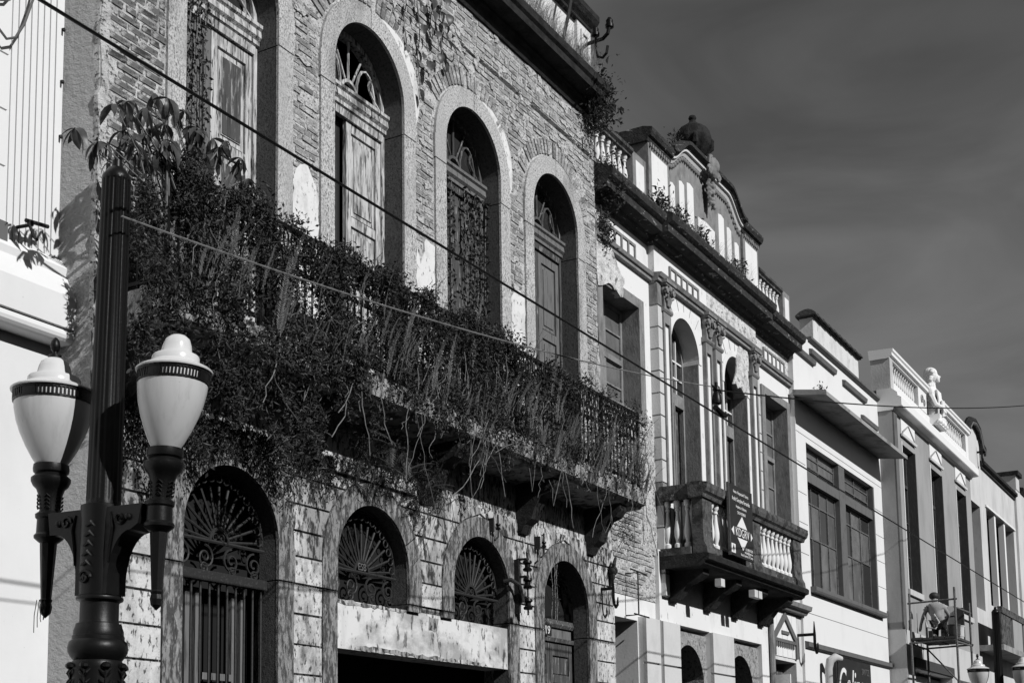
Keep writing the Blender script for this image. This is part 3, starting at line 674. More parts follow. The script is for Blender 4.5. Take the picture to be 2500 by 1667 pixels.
# arched openings
for c, rr in ((19.865, .585), (22.165, .575)):
    MB().ring(c, 8.3, rr - .001, rr + .11, 0, pi, -.012, .3, 24).build('arch_band', 'b2_plaster', ob)
    for a in (28, 50, 72, 90, 108, 130, 152):
        u = (cos(radians(a)), sin(radians(a)))
        MB().tube([(c + (rr + .1) * u[0], -.003, 8.3 + (rr + .1) * u[1]), (c + .98 * u[0], -.003, min(9.15, 8.3 + .98 * u[1]))], .004, 4).build('joint_line', 'b2_trim', ob)
    for s in (-1, 1):
        xs = sorted((c + s * (rr + .05), c + s * (rr - .012))); MB().box(xs[0], xs[1], .006, .3, 5.0, 8.3).build('reveal', 'b2_stone', ob)
    x0, x1 = c - rr, c + rr; y = .27
    f = MB(); f.box(x0, x0 + .06, y, y + .07, 5.0, 8.3); f.box(x1 - .06, x1, y, y + .07, 5.0, 8.3); f.ring(c, 8.3, rr - .06, rr, 0, pi, y, y + .07, 18); f.box(x0 + .06, x1 - .06, y - .02, y + .07, 7.55, 7.75)
    p = f.build('window_frame', 'b2_stone', ob)
    MB().prism([(x0 + .06, 7.75), (x1 - .06, 7.75)] + arc(c, 8.3, rr - .06, 0, pi, 16), y + .04, y + .045).build('pane', 'window_glass', p)
    g = MB()
    for k in range(1, 4): g.box(x0 + (x1 - x0) * k / 4 - .013, x0 + (x1 - x0) * k / 4 + .013, y + .01, y + .06, 7.75, 8.3 + (.5 if k == 2 else .36))
    for zz in (8.02, 8.3): g.box(x0 + .06, x1 - .06, y + .012, y + .058, zz - .013, zz + .013)
    g.build('glazing_bar', 'b2_plaster', p)
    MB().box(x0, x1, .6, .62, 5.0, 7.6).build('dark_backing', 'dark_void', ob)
    MB().box(c - .02, c + .015, .2, .24, 5.0, 7.55).build('door_edge', 'b2_trim', p)
    MB().box(c + .1, c + .4, .32, .35, 5.0, 7.5).build('door_leaf', 'dark_wood', p)
# pilasters with capitals
cap = MB(); W2 = .16
cap.box(-W2 - .03, W2 + .03, -.15, 0, .36, .41); cap.box(-W2 - .015, W2 + .015, -.13, 0, .33, .36)
cap.prism([(-.12, 0), (.12, 0), (.15, .33), (-.15, .33)], -.07, 0)
for s in (-1, 1):
    cap.tube([(s * (.125 + .052 * (1 - .8 * t / 18) * cos(t * .75)), -.125, .25 + .052 * (1 - .8 * t / 18) * sin(t * .75)) for t in range(19)], .014, 6)
    cap.ball((s * .125, -.1, .25), (.055, .03, .055), 10, 6); cap.ball((s * .15, -.06, .25), (.03, .05, .05), 8, 6)
    cap.tube([(s * .03, -.08, .03), (s * .06, -.1, .14), (s * .12, -.13, .17)], [.03, .028, .012], 6)
    cap.ball((s * .07, -.09, .13), (.03, .03, .05), 8, 5)
cap.ball((0, -.12, .29), (.05, .035, .05), 8, 6); cap.tube([(0, -.075, .02), (0, -.09, .12), (0, -.12, .17)], [.035, .03, .012], 6)
capm = cap.mesh('capital', True)
for x in (19.02, 20.76, 21.2, 22.99):
    hw = .145
    s = MB(); s.box(x - hw, x + hw, -.035, 0, 5.0, 8.74)
    s.box(x - hw, x - hw + .055, -.07, -.034, 5.0, 8.72); s.box(x + hw - .055, x + hw, -.07, -.034, 5.0, 8.72); s.box(x - hw + .055, x + hw - .055, -.07, -.034, 8.55, 8.72)
    p = s.build('pilaster', 'b2_trim', ob)
    MB().box(x - hw + .075, x + hw - .075, -.05, -.0345, 5.0, 8.5).build('pilaster_panel', 'b2_plaster', p)
    MB().mould([(.0, 8.72), (-.08, 8.72), (-.1, 8.75), (-.1, 8.78), (-.08, 8.8), (0, 8.8)], x - hw - .03, x + hw + .03).build('necking', 'b2_trim', p)
    obj('capital', capm, 'b2_trim', p, mtx=T(x, -.01, 8.8))
# entablature
MB().mould([(OY, 9.16), (OY - .06, 9.17), (OY - .06, 9.22), (OY - .09, 9.23), (OY - .11, 9.28), (OY - .02, 9.3), (OY + .3, 9.3), (OY + .3, 9.16)], OX0 + .01, 18.72).build('architrave', 'b2_trim', ob)
MB().mould([(OY, 9.16), (OY - .06, 9.17), (OY - .06, 9.22), (OY - .09, 9.23), (OY - .11, 9.28), (OY - .02, 9.3), (OY + .3, 9.3), (OY + .3, 9.16)], 23.3, OX1).build('architrave', 'b2_trim', ob)
MB().mould([(0, 9.161), (-.07, 9.17), (-.07, 9.22), (-.1, 9.23), (-.13, 9.285), (-.02, 9.301), (.3, 9.301), (.3, 9.161)], 18.7, 23.32).build('architrave', 'b2_trim', ob)
MB().box(18.72, 20.9, .0, .4, 9.302, 9.74).build('frieze', 'b2_plaster', ob)
MB().box(20.9, 23.3, -.004, .4, 9.302, 9.74).build('frieze', 'b2_worn', ob)
MB().box(OX0 + .01, 18.72, OY, .4, 9.302, 9.74).build('frieze', 'b2_plaster', ob); MB().box(23.3, OX1, OY, .4, 9.302, 9.74).build('frieze', 'b2_worn', ob)
MB().prism(rough_poly([(22.05, 8.4), (22.75, 8.3), (22.83, 9.1), (22.3, 9.12)], .05, .09, 31), -.022, .0).build('broken_render', 'b2_worn', ob)
for xa, y in ((19.28, 0), (17.0, OY), (23.95, OY)):
    fr = MB(); n = 5; w_ = 1.22
    fr.box(xa, xa + w_, y - .03, y, 9.305, 9.345); fr.box(xa, xa + w_, y - .03, y, 9.54, 9.58)
    for k in range(n + 1): fr.box(xa + (w_ - .045) * k / n, xa + (w_ - .045) * k / n + .045, y - .029, y, 9.345, 9.54)
    p = fr.build('frieze_panel', 'b2_trim', ob)
    for k in range(n): MB().box(xa + (w_ - .045) * k / n + .055, xa + (w_ - .045) * (k + 1) / n - .01, y - .012, y, 9.355, 9.53).build('frieze_square', 'b2_plaster', p)
def cornice_prof(y): return [(y + .3, 9.735), (y - .03, 9.735), (y - .05, 9.78), (y - .1, 9.8), (y - .13, 9.84), (y - .3, 9.86), (y - .3, 9.97), (y - .33, 9.99), (y - .37, 10.02), (y - .39, 10.1), (y - .39, 10.13), (y - .05, 10.28), (y + .3, 10.28)]
MB().mould(cornice_prof(OY), OX0 + .005, 18.6).build('cornice', 'b2_cornice', ob); MB().mould(cornice_prof(0), 18.6, 23.42).build('cornice', 'b2_cornice', ob); MB().mould(cornice_prof(OY), 23.42, OX1 + .02).build('cornice', 'b2_cornice', ob)
# parapet with balusters, piers and gable
bl = [(.05, 0), (.05, .05), (.03, .065), (.032, .09), (.048, .14), (.05, .2), (.036, .3), (.024, .38), (.024, .42), (.036, .43), (.036, .45), (.026, .46), (.05, .49), (.05, .54)]
balm = MB().lathe(bl, n=10).mesh('baluster', True)
def balustrade(parent, xa, xb, n, y, z0, h, m, rail_m, plinth=.06):
    MB().box(xa, xb, y - .07, y + .07, z0 - plinth, z0).build('balustrade_base', rail_m, parent)
    MB().mould([(y + .08, z0 + h), (y - .08, z0 + h), (y - .08, z0 + h + .03), (y - .12, z0 + h + .06), (y - .12, z0 + h + .11), (y - .03, z0 + h + .135), (y + .12, z0 + h + .12)], xa, xb).build('top_rail', rail_m, parent)
    for k in range(n): obj('baluster', balm, m, parent, mtx=T(xa + (xb - xa) * (k + .5) / n, y, z0) @ Matrix.Diagonal((1, 1, h / .54, 1)))
MB().box(OX0 + .01, OX1, .0, .3, 10.28, 10.33).build('parapet_base', 'b2_trim', ob)
balustrade(ob, OX0 + .01, 18.02, 7, .1, 10.38, .5, 'b2_plaster', 'balcony_stone', .05)
balustrade(ob, 23.62, 24.98, 7, .1, 10.38, .5, 'b2_plaster', 'balcony_stone', .05)
def panelled(parent, x0, x1, y0, y1, z0, z1, name='parapet_pier'):
    p = MB().box(x0, x1, y0, y1, z0, z1).build(name, 'b2_trim', parent)
    MB().box(x0 + .09, x1 - .09, y0 - .012, y0, z0 + .06, z1 - .12).build('panel', 'b2_plaster', p); return p
panelled(ob, 18.02, 18.5, .0, .28, 10.33, 10.98); panelled(ob, 24.98, 25.4, .0, .28, 10.33, 10.98)
GC = 20.98
for x0, x1 in ((18.5, 19.3), (22.66, 23.46)):
    panelled(ob, x0, x1, -.05, .5, 10.3, 11.3)
    MB().mould([(.52, 11.3), (-.06, 11.3), (-.08, 11.36), (-.12, 11.38), (-.15, 11.44), (-.15, 11.5), (.0, 11.54), (.58, 11.54)], x0 - .06, x1 + .06).build('pier_cap', 'b2_cornice', ob)
    for k in range(9): MB().box(x0 + .03 + k * .085, x0 + .075 + k * .085, -.085, -.05, 11.24, 11.295).build('dentil', 'b2_trim', ob)
def gz(x):
    d = abs(x - GC)
    if d < .92: return 11.78
    if d > 1.62: return 11.42
    return 11.42 + .36 * (.5 + .5 * cos(pi * (d - .92) / .7))
xs = [19.3 + (22.66 - 19.3) * i / 40 for i in range(41)]
MB().prism([(19.3, 10.3)] + [(x, gz(x) - .1) for x in xs] + [(22.66, 10.3)], .0, .3).build('gable', 'b2_trim', ob)
def sweep(xs, prof, name, m):
    v = []; f = []; n = len(prof)
    for x in xs: v += [(x, y, gz(x) + dz) for y, dz in prof]
    for i in range(len(xs) - 1):
        for j in range(n): f.append((i * n + j, i * n + (j + 1) % n, (i + 1) * n + (j + 1) % n, (i + 1) * n + j))
    f += [tuple(range(n)), tuple(range((len(xs) - 1) * n, len(xs) * n))]
    MB().add(v, f).build(name, m, ob)
sweep(xs, [(.32, -.1), (-.03, -.1), (-.05, -.06), (-.05, -.04), (-.09, -.03), (-.09, .01), (.32, .01)], 'gable_band', 'b2_pier')
sweep(xs, [(.34, .012), (-.1, .012), (-.13, .04), (-.17, .06), (-.17, .12), (-.02, .17), (.36, .17)], 'gable_cornice', 'b2_cornice')
egg = MB().ball((0, 0, 0), (.035, .03, .042), 8, 6).mesh('egg', True)
for k in range(36):
    x = 19.36 + 3.24 * k / 35; obj('egg', egg, 'b2_trim', ob, mtx=T(x, -.02, gz(x) - .15))
for x0, x1, zt in ((19.42, 19.62, 11.05), (19.8, 20.02, 11.22), (20.14, 20.42, 11.32), (21.55, 21.82, 11.3), (21.95, 22.17, 11.2), (22.32, 22.54, 11.05), (20.6, 21.36, 10.9)):
    MB().prism([(x0, 10.36), (x1, 10.36), (x1, zt - .03), ((x0 + x1) / 2, zt), (x0, zt - .03)], -.014, 0).build('gable_panel', 'b2_plaster', ob)
c = MB()                                                  # carved cartouche at the crest
c.ball((GC, -.16, 11.82), (.15, .09, .19), 12, 8); c.ball((GC, -.2, 11.84), (.09, .08, .12), 10, 7)
for s in (-1, 1):
    c.tube([(GC + s * (.2 + .085 * (1 - .8 * t / 16) * cos(t * .6)), -.18, 11.72 + .085 * (1 - .8 * t / 16) * sin(t * .6)) for t in range(17)], .026, 6)
    c.tube([(GC + s * .04, -.16, 12.02), (GC + s * .16, -.17, 11.98), (GC + s * .2, -.17, 11.84)], [.03, .04, .02], 7)
    for k in range(6): c.tube([(GC + s * .02, -.1, 11.6 - .075 * k), (GC + s * (.12 - .012 * k), -.13, 11.58 - .075 * k), (GC + s * (.15 - .016 * k), -.08, 11.5 - .075 * k)], [.03, .035, .012], 6)
for k in range(7): c.ball((GC + .035 * sin(k * 2.4), -.15, 11.5 - .06 * k), .055 - .003 * k)
cm = c.build('cartouche', 'b2_trim', ob); md = cm.modifiers.new('r', 'REMESH'); md.mode = 'VOXEL'; md.voxel_size = .012
u = MB()                                                  # urn
u.lathe([(.12, 0), (.12, .04), (.07, .06), (.06, .12), (.12, .17), (.2, .25), (.27, .36), (.3, .45), (.295, .5), (.28, .58), (.22, .68), (.13, .75), (.07, .8), (.05, .84), (.07, .88), (.055, .92), (.0, .94)], (GC, .18, 11.92), 40, lambda a, z: 1 + (.09 * abs(cos(a * 6)) if .15 < z < .74 else 0))
un = u.build('urn', 'mould_stone', ob, smooth=True)
for a in range(4):
    q = MB(); aa = a * pi / 2 + .5; d = Vector((cos(aa), sin(aa)))
    q.ball((GC + d.x * .31, .18 + d.y * .31, 12.37), (.05, .05, .05)); q.tube([(GC + d.x * .31, .18 + d.y * .31, 12.38), (GC + d.x * .3, .18 + d.y * .3, 12.25), (GC + d.x * .2, .18 + d.y * .2, 12.12)], [.05, .06, .02], 7)
    q.build('urn_handle', 'mould_stone', un, smooth=True)
MB().lathe([(.19, 0), (.19, .06), (.14, .07), (.14, .12)], (GC, .18, 11.82), 16).build('urn_foot', 'mould_stone', un)

# balcony of the ornate house
bo = MB(); bo.mould([(0, 4.7), (-.62, 4.7), (-.68, 4.73), (-.7, 4.77), (-.76, 4.79), (-.77, 4.86), (-.74, 4.89), (0, 4.89)], 18.66, 23.42)
bo = bo.build('balcony_slab', 'mould_stone', ob)
for x in (18.95, 20.35, 21.6, 22.9):
    MB().mould([(0, 4.7), (-.55, 4.7), (-.55, 4.62), (-.45, 4.55), (-.3, 4.5), (-.2, 4.38), (-.1, 4.28), (0, 4.25)], x, x + .24).build('corbel', 'mould_stone', bo)
for x in (19.55, 21.05, 21.25): MB().box(x, x + .16, -.6, -.5, 4.5, 4.62).build('corbel_block', 'b2_pier', bo)
def ped(x0, x1, y0=-.7, y1=-.5):
    P = [(y1, 4.89), (y0 - .03, 4.89), (y0 - .02, 4.98), (y0 + .02, 5.06), (y0 + .03, 5.2), (y0 + .03, 5.72), (y1, 5.72)]
    MB().mould(P, x0, x1).build('pedestal', 'balcony_stone', bo)
ped(18.7, 19.08); ped(20.72, 21.24); ped(22.94, 23.36)
MB().mould([(-.48, 5.72), (-.7, 5.72), (-.72, 5.77), (-.76, 5.8), (-.78, 5.86), (-.78, 5.93), (-.6, 5.96), (-.46, 5.95)], 18.62, 23.46).build('balcony_rail', 'balcony_stone', bo)
for xa, xb in ((18.66, 18.9), (23.2, 23.42)):
    MB().box(xa, xb, -.48, .0, 5.72, 5.94).build('balcony_rail', 'balcony_stone', bo); MB().box(xa, xb, -.48, .0, 4.89, 5.0).build('balustrade_base', 'balcony_stone', bo)
    for k in range(3): obj('baluster', balm, 'baluster_stone', bo, mtx=T((xa + xb) / 2, -.4 + .16 * k, 5.0) @ Matrix.Diagonal((1.1, 1.1, 1.34, 1)))
for xa, xb, n in ((19.08, 20.72, 8), (21.24, 22.94, 8)):
    MB().box(xa, xb, -.69, -.52, 4.89, 5.02).build('balustrade_base', 'balcony_stone', bo)
    for k in range(n): obj('baluster', balm, 'baluster_stone', bo, mtx=T(xa + (xb - xa) * (k + .5) / n, -.6, 5.02) @ Matrix.Diagonal((1.15, 1.15, 1.3, 1)))
# ground floor of the ornate house
b = MB(); wall_with(b, OX0 + .22, 18.0, 0, 3.93, OY, .5, [(16.95, 17.98, .13, 3.87, None)]); b.box(OX0 + .22, 18.64, OY, .5, 3.93, 5.0); b.build('ground_floor_wall', 'b2_plaster', ob)
b = MB(); wall_with(b, 18.0, 23.55, 0, 3.93, .03, .5, [(19.26, 20.62, .13, 3.93, None), (21.56, 23.1, .13, 3.93, None)]); b.box(18.64, 23.55, .03, .5, 3.93, 5.0); b.build('ground_floor_wall', 'b2_plaster', ob)
b = MB(); wall_with(b, 23.55, OX1, 0, 5.0, .05, .5, [(23.78, 25.08, .13, 3.73, None)]); b.build('ground_floor_wall', 'worn_white', ob)
for x0, x1 in ((18.0, 18.5), (18.62, 19.26), (20.62, 21.56)):
    MB().box(x0, x1, -.03, .03, 3.28, 3.92).build('pier_block', 'b2_pier', ob); MB().box(x0, x1, -.03, .03, .14, 3.25).build('pier_block', 'b2_pier', ob)
MB().box(18.5, 18.62, .0, .03, .14, 3.93).build('pier_groove', 'b2_trim', ob)
for c, x0, x1 in ((19.9, 19.26, 20.62), (22.2, 21.56, 23.1)):
    b = MB(); wall_with(b, x0, x1, .13, 3.86, .1, .45, [(c - .6, c + .6, .13, 3.07, 1)]); b.build('arch_panel', 'rough_panel', ob)
    MB().box(c - .6, c + .6, .8, .82, .14, 3.8).build('dark_backing', 'dark_void', ob)
MB().box(16.95, 17.98, .75, .8, .14, 3.9).build('door_leaf', 'dark_wood', ob)
for x in (16.952, 17.93): MB().box(x, x + .05, .5, .75, .14, 3.87).build('door_reveal', 'b2_stone', ob)
MB().box(16.95, 17.98, .5, .75, 3.87, 3.95).build('door_head', 'b2_stone', ob)
pl = MB().box(17.0, 17.28, OY - .014, OY, 4.32, 4.5).build('number_plate', 'b2_plaster', ob)
txt('number', '113', .16, pl, 'sign_black', T(17.14, OY - .016, 4.35) @ FACE, sx=.8)
# right-hand bay: boarded head with a little gable over the door
MB().box(23.78, 25.08, .5, .52, .14, 3.75).build('dark_backing', 'dark_void', ob)
MB().box(24.3, 25.0, .3, .34, .14, 3.6).build('door_leaf', 'dark_wood', ob)
for k in range(5): MB().box(23.72 + k * .28, 23.72 + k * .28 + .27, .035, .05, 3.8, 4.62).build('board', 'b2_plaster', ob)
g = MB(); 
g.prism([(23.72, 3.8), (23.82, 3.8), (23.82, 4.1), (24.4, 4.5), (25.0, 4.08), (25.0, 3.8), (25.1, 3.8), (25.1, 4.15), (24.4, 4.63), (23.72, 4.16)], .0, .035)
gp = g.build('door_gable', 'b3_grey', ob); MB().box(23.82, 25.0, .002, .035, 4.06, 4.12).build('gable_rail', 'b3_grey', gp)
for k in range(9): MB().box(23.88 + k * .12, 23.94 + k * .12, .01, .035, 3.97, 4.06).build('gable_slat', 'b3_grey', gp)
MB().box(24.22, 24.62, .01, .035, 4.22, 4.28).build('gable_plate', 'b3_grey', gp)
MB().mould([(.05, 4.65), (-.06, 4.66), (-.1, 4.72), (-.16, 4.74), (-.18, 4.82), (.05, 4.84)], 23.55, 25.5).build('door_cornice', 'b2_trim', ob)
MB().tube([(23.52, -.03, .14), (23.5, -.03, 3.9), (23.5, -.02, 4.7)], .05, 8).build('drain_pipe', 'b2_stone', ob)
sp = MB().box(23.62, 23.66, -.3, .02, 3.0, 3.42).build('hanging_plate', 'b2_plaster', ob)
# sign board hung on the balcony
sg = thing('estate_sign', 'tall black notice board with white triangles hung on stone balcony', 'sign', (19.9, -.84, 4.9))
MB().box(19.4, 20.42, -.83, -.8, 4.95, 6.05).build('panel', 'sign_black', sg)
MB().box(19.385, 19.4, -.835, -.795, 4.94, 6.06).build('edge_strip', 'steel', sg)
def sgt(body, x, z, sz, al='CENTER', sx=1): txt('lettering', body, sz, sg, 'sign_print', T(x, -.832, z) @ FACE, extr=.0015, align=al, sx=sx)
sgt('Autor e Responsável Técnico', 19.91, 5.93, .07, sx=.8); sgt('André Gonçalves Fernandes', 19.91, 5.81, .09, sx=.76); sgt('Arquiteto e Urbanista', 19.91, 5.71, .065, sx=.8); sgt('CAU A103968-8', 19.91, 5.62, .065, sx=.8)
MB().prism([(19.7, 5.42), (20.14, 5.42), (19.93, 5.6)], -.834, -.83).build('triangle', 'sign_print', sg); MB().prism([(19.7, 5.25), (20.14, 5.25), (19.93, 5.07)], -.834, -.83).build('triangle', 'sign_print', sg)
MB().prism([(19.45, 5.335), (19.56, 5.405), (19.56, 5.265)], -.834, -.83).build('triangle', 'sign_print', sg); MB().prism([(20.38, 5.335), (20.3, 5.4), (20.3, 5.27)], -.834, -.83).build('triangle', 'sign_print', sg)
sgt('KDGRV', 19.93, 5.275, .19, sx=.95); sgt('(13) 98104-2210', 20.37, 5.09, .06, 'RIGHT', .8); sgt('contato@kdgrv.com', 20.37, 5.04, .055, 'RIGHT', .8); sgt('Rua do Comércio, 107 Santos', 20.37, 4.985, .055, 'RIGHT', .8)
MB().prism([(19.43, 4.99), (19.6, 4.99), (19.6, 5.13), (19.43, 5.13)], -.834, -.83).build('emblem', 'sign_print', sg); MB().prism([(19.515, 5.0), (19.55, 5.06), (19.515, 5.12), (19.48, 5.06)], -.837, -.834).build('emblem_mark', 'sign_black', sg)

# ============================================================ low white house with the concrete canopy
cb = thing('canopy_house', 'plain white house with concrete canopy above two wide steel windows', 'building', (28.6, .2, 0))
BX0, BX1 = OX1 + .003, 31.85
b = MB(); wall_with(b, BX0, BX1, 4.6, 10.4, 0, .4, [(26.08, 31.12, 5.28, 8.19, None)]); wall_with(b, BX0, BX1, 0, 4.6, 0, .4, [(26.0, 30.9, .13, 3.3, None)]); cw = b.build('wall', 'b3_white', cb)
shell(cb, BX0, BX1, .4, 9, 10.4, 'b3_white', floors=(4.9,))
MB().box(26.0, 30.9, .6, .62, .14, 3.4).build('shop_front', 'dark_void', cb)
for z in (2.2, 2.75, 3.35, 5.9, 6.5, 7.1, 7.7, 8.3):        # scored courses
    for xa, xb in (((BX0, 26.0), (31.16, BX1)) if 5.3 < z < 8.2 else (((BX0, BX1),) if z > 3.4 else ((BX0, 25.98), (30.95, BX1)))):
        MB().box(xa + .01, xb - .01, -.002, .002, z, z + .012).build('scored_joint', 'b3_grey', cw)
MB().box(BX0 + .01, BX1 - .01, -.002, .002, 4.75, 4.762).build('scored_joint', 'b3_grey', cw)
# window: grey concrete cross frame, steel sashes
f = MB(); f.box(26.083, 31.117, .02, .3, 7.42, 7.62); f.box(28.36, 28.8, .015, .3, 5.3, 8.187); f.box(31.02, 31.118, -.008, .3, 5.285, 8.186); f.box(26.082, 26.12, .03, .3, 5.285, 8.186)
wf = f.build('window_surround', 'b3_grey', cb)
MB().mould([(.3, 5.18), (-.1, 5.18), (-.12, 5.22), (-.12, 5.29), (.3, 5.31)], 26.0, 31.4).build('window_sill', 'b3_grey', cb)
def sash(xa, xb, za, zb, cols, rows, pr):
    g = MB(); y = .14
    for i in range(cols + 1): x = xa + (xb - xa) * i / cols; g.box(x - .018, x + .018, y - .02, y + .02, za, zb)
    for j in range(len(rows)): g.box(xa, xb, y - .019, y + .019, rows[j] - .014, rows[j] + .014)
    p = g.build('steel_sash', 'steel', cb)
    zz = sorted(set([za] + list(rows) + [zb]))
    for i in range(cols):
        for j in range(len(zz) - 1):
            if zz[j + 1] - zz[j] > .06: MB().box(xa + (xb - xa) * i / cols + .02, xa + (xb - xa) * (i + 1) / cols - .02, y, y + .005, zz[j] + .016, zz[j + 1] - .016).build('pane', rnd.choice(('window_glass', 'window_glass', 'dusty_glass', 'frost_glass')), p)
for xa, xb in ((26.12, 28.34), (28.82, 31.0)):
    sash(xa, xb, 7.63, 8.18, 2, (7.64, 7.8, 8.0, 8.17), 0); sash(xa, xb, 5.32, 7.4, 4 if xa < 27 else 3, (5.33, 6.35, 7.05, 7.39), 0)
MB().mould([(0, 8.98), (-.62, 8.9), (-.67, 8.88), (-.67, 8.96), (-.64, 8.99), (0, 9.09)], 25.36, 31.72).build('canopy', 'canopy_stone', cb)
MB().mould([(0, 4.05), (-.05, 4.06), (-.08, 4.08), (-.08, 4.17), (0, 4.19)], BX0 + .05, BX1 - .02).build('belt', 'b3_grey', cb)
# stepped parapet strips and the raised gable with tile coping
MB().mould([(.4, 10.38), (-.03, 10.38), (-.08, 10.42), (-.08, 10.47), (.4, 10.47)], 26.5, BX1 - .03).build('parapet_band', 'b3_grey', cb)
for xa, xb, z in ((26.55, 28.3, 10.12), (28.9, 30.7, 10.06), (25.6, 26.8, 9.92), (30.3, 31.6, 9.6), (30.2, 31.6, 9.4)): MB().mould([(0, z), (-.06, z + .01), (-.08, z + .1), (-.02, z + .12), (0, z + .12)], xa, xb).build('ornament_strip', 'b3_grey', cb)
MB().box(26.9, 30.3, .0, .28, 10.47, 11.02).build('gable_wall', 'worn_white', cb)
tl = MB().add([(x, y, z) for x in (0, .2) for y, z in ((-.1, 0), (-.02, .07), (.06, .1), (.14, .1), (.24, .07), (.34, 0), (.34, -.03), (-.1, -.03))], [tuple(range(8)), tuple(range(15, 7, -1))] + [(i, i + 8, (i + 1) % 8 + 8, (i + 1) % 8) for i in range(8)]).mesh('coping_tile')
for k in range(18): obj('coping_tile', tl, 'tile', cb, mtx=T(26.78 + k * .198, -.01, 11.055 + (.012 if k % 2 else 0)) @ Matrix.Rotation(.06, 4, 'Y'))
MB().box(26.78, 30.36, -.06, .32, 11.0, 11.03).build('coping_bed', 'mould_stone', cb)
# shop sign, fluorescent arm
ss = thing('shop_sign', 'black shop sign with white script lettering under a grey belt', 'sign', (28.2, -.14, 3.2))
MB().box(26.95, 29.55, -.16, -.1, 2.3, 3.99).build('panel', 'sign_black', ss)
txt('lettering', 'Colinas', 1.0, ss, 'sign_print', T(28.1, -.165, 3.1) @ FACE, shear=.35, sx=.72); txt('lettering', 'SANTOS', .2, ss, 'steel', T(29.1, -.165, 3.72) @ FACE, sx=.75)
for k in range(2): MB().box(27.2 + k * 1.9, 27.26 + k * 1.9, -.1, .0, 3.3, 3.36).build('fixing', 'steel', ss)
fl = thing('wall_lamp', 'pale curved tube lamp on the white wall beside the shop sign', 'lamp', (26.45, -.1, 3.0))
MB().tube([(26.42, -.02, 2.2), (26.42, -.16, 2.3), (26.42, -.17, 3.7), (26.44, -.2, 3.86), (26.52, -.28, 3.93), (26.66, -.36, 3.9)], [.04, .06, .075, .085, .08, .05], 10).build('arm', 'b4_side', fl, smooth=True)
MB().tube([(26.6, -.3, 3.88), (26.78, -.24, 3.6), (26.75, -.18, 3.3), (26.6, -.16, 3.15), (26.9, -.15, 3.2)], .01, 5).build('cable', 'rust_iron', fl)

# ============================================================ house with the statue on its balustrade
sb = thing('statue_house', 'grey and white house with parapet balustrade and tall narrow windows', 'building', (36.3, -.1, 0))
SX0, SX1, SY = 31.853, 40.8, -.33
WN = [(32.62, 33.9), (35.58, 36.88), (38.66, 39.94)]
b = MB(); wall_with(b, SX0, SX1, 4.95, 10.6, SY, .4, [(a, c, 5.98, 9.5, None) for a, c in WN]); b.build('upper_wall', 'b4_grey', sb)
b = MB(); wall_with(b, SX0, SX1, 0, 4.95, SY - .07, .4, [(32.6, 36.6, .13, 4.1, None), (37.2, 40.3, .13, 4.1, None)]); b.build('ground_floor_wall', 'b4_side', sb)
shell(sb, SX0, SX1, .4, 9, 10.6, 'b4_side', floors=(5.2,))
MB().box(SX0 + .002, SX0 + .3, SY - .04, SY, 4.97, 10.1).build('corner_strip', 'b3_grey', sb)
for i, (a, c) in enumerate(WN):
    MB().box(c - .004, c + .05, SY - .02, .2, 5.98, 9.5).build('window_reveal', 'b4_dark', sb); MB().box(a - .05, a + .004, SY - .025, .1, 5.98, 9.55).build('window_trim', 'b4_white', sb)
    MB().box(a - .06, c + .06, SY - .06, .1, 5.84, 5.975).build('window_sill', 'b4_side', sb)
    casement(sb, a, c, 5.98, 9.5, SY + .2, 1, (3, 1), 8.6, 'b4_dark')
    pa = MB().box(a - .05, c + .05, SY - .03, SY, 9.72, 10.12).build('cross_panel', 'b4_white', sb)
    MB().mould([(SY - .03, 9.66), (SY - .06, 9.67), (SY - .08, 9.72), (SY - .03, 9.74)], a - .08, c + .08).build('panel_sill', 'b4_white', pa)
    for s in (-1, 1): MB().prism([(a + .05 if s > 0 else c - .05, 9.76), ((a + c) / 2 + s * .03, 10.05), ((a + c) / 2 - s * .03, 10.05), (a if s > 0 else c, 9.79)], SY - .05, SY - .03).build('panel_strip', 'b4_grey', pa)
MB().mould([(0, 10.14), (SY - .02, 10.14), (SY - .06, 10.2), (SY - .22, 10.21), (SY - .24, 10.23), (SY - .24, 10.42), (SY - .16, 10.47), (SY - .15, 10.55), (SY - .02, 10.66), (0, 10.66)], SX0 - .03, SX1 + .1).build('cornice', 'b4_white', sb)
MB().box(SX0, SX0 + .28, SY - .005, .12, 10.66, 11.42).build('parapet_pier', 'b4_side', sb)
MB().box(40.45, SX1, SY - .005, .12, 10.66, 11.42).build('parapet_pier', 'b4_white', sb)
MB().box(SX0 + .28, 40.45, SY, -.05, 10.66, 10.88).build('parapet_base', 'b4_white', sb)
MB().mould([(.14, 11.4), (SY, 11.4), (SY - .02, 11.44), (SY - .07, 11.46), (SY - .07, 11.53), (SY - .1, 11.56), (SY - .1, 11.62), (.16, 11.64)], SX0 - .03, 35.6).build('coping', 'b4_white', sb)
MB().mould([(.14, 11.4), (SY, 11.4), (SY - .02, 11.44), (SY - .07, 11.46), (SY - .07, 11.53), (SY - .1, 11.56), (SY - .1, 11.62), (.16, 11.64)], 36.9, SX1 + .03).build('coping', 'b4_white', sb)
for x0, x1, n in ((32.2, 34.6, 12), (37.5, 40.3, 13)):
    for k in range(n): obj('baluster', balm, 'b4_white', sb, mtx=T(x0 + (x1 - x0) * (k + .5) / n, SY + .1, 10.88) @ Matrix.Diagonal((.8, .8, .96, 1)))
MB().box(SX0 + .28, 40.45, -.04, 0, 10.88, 11.4).build('balustrade_back', 'b4_dark', sb)
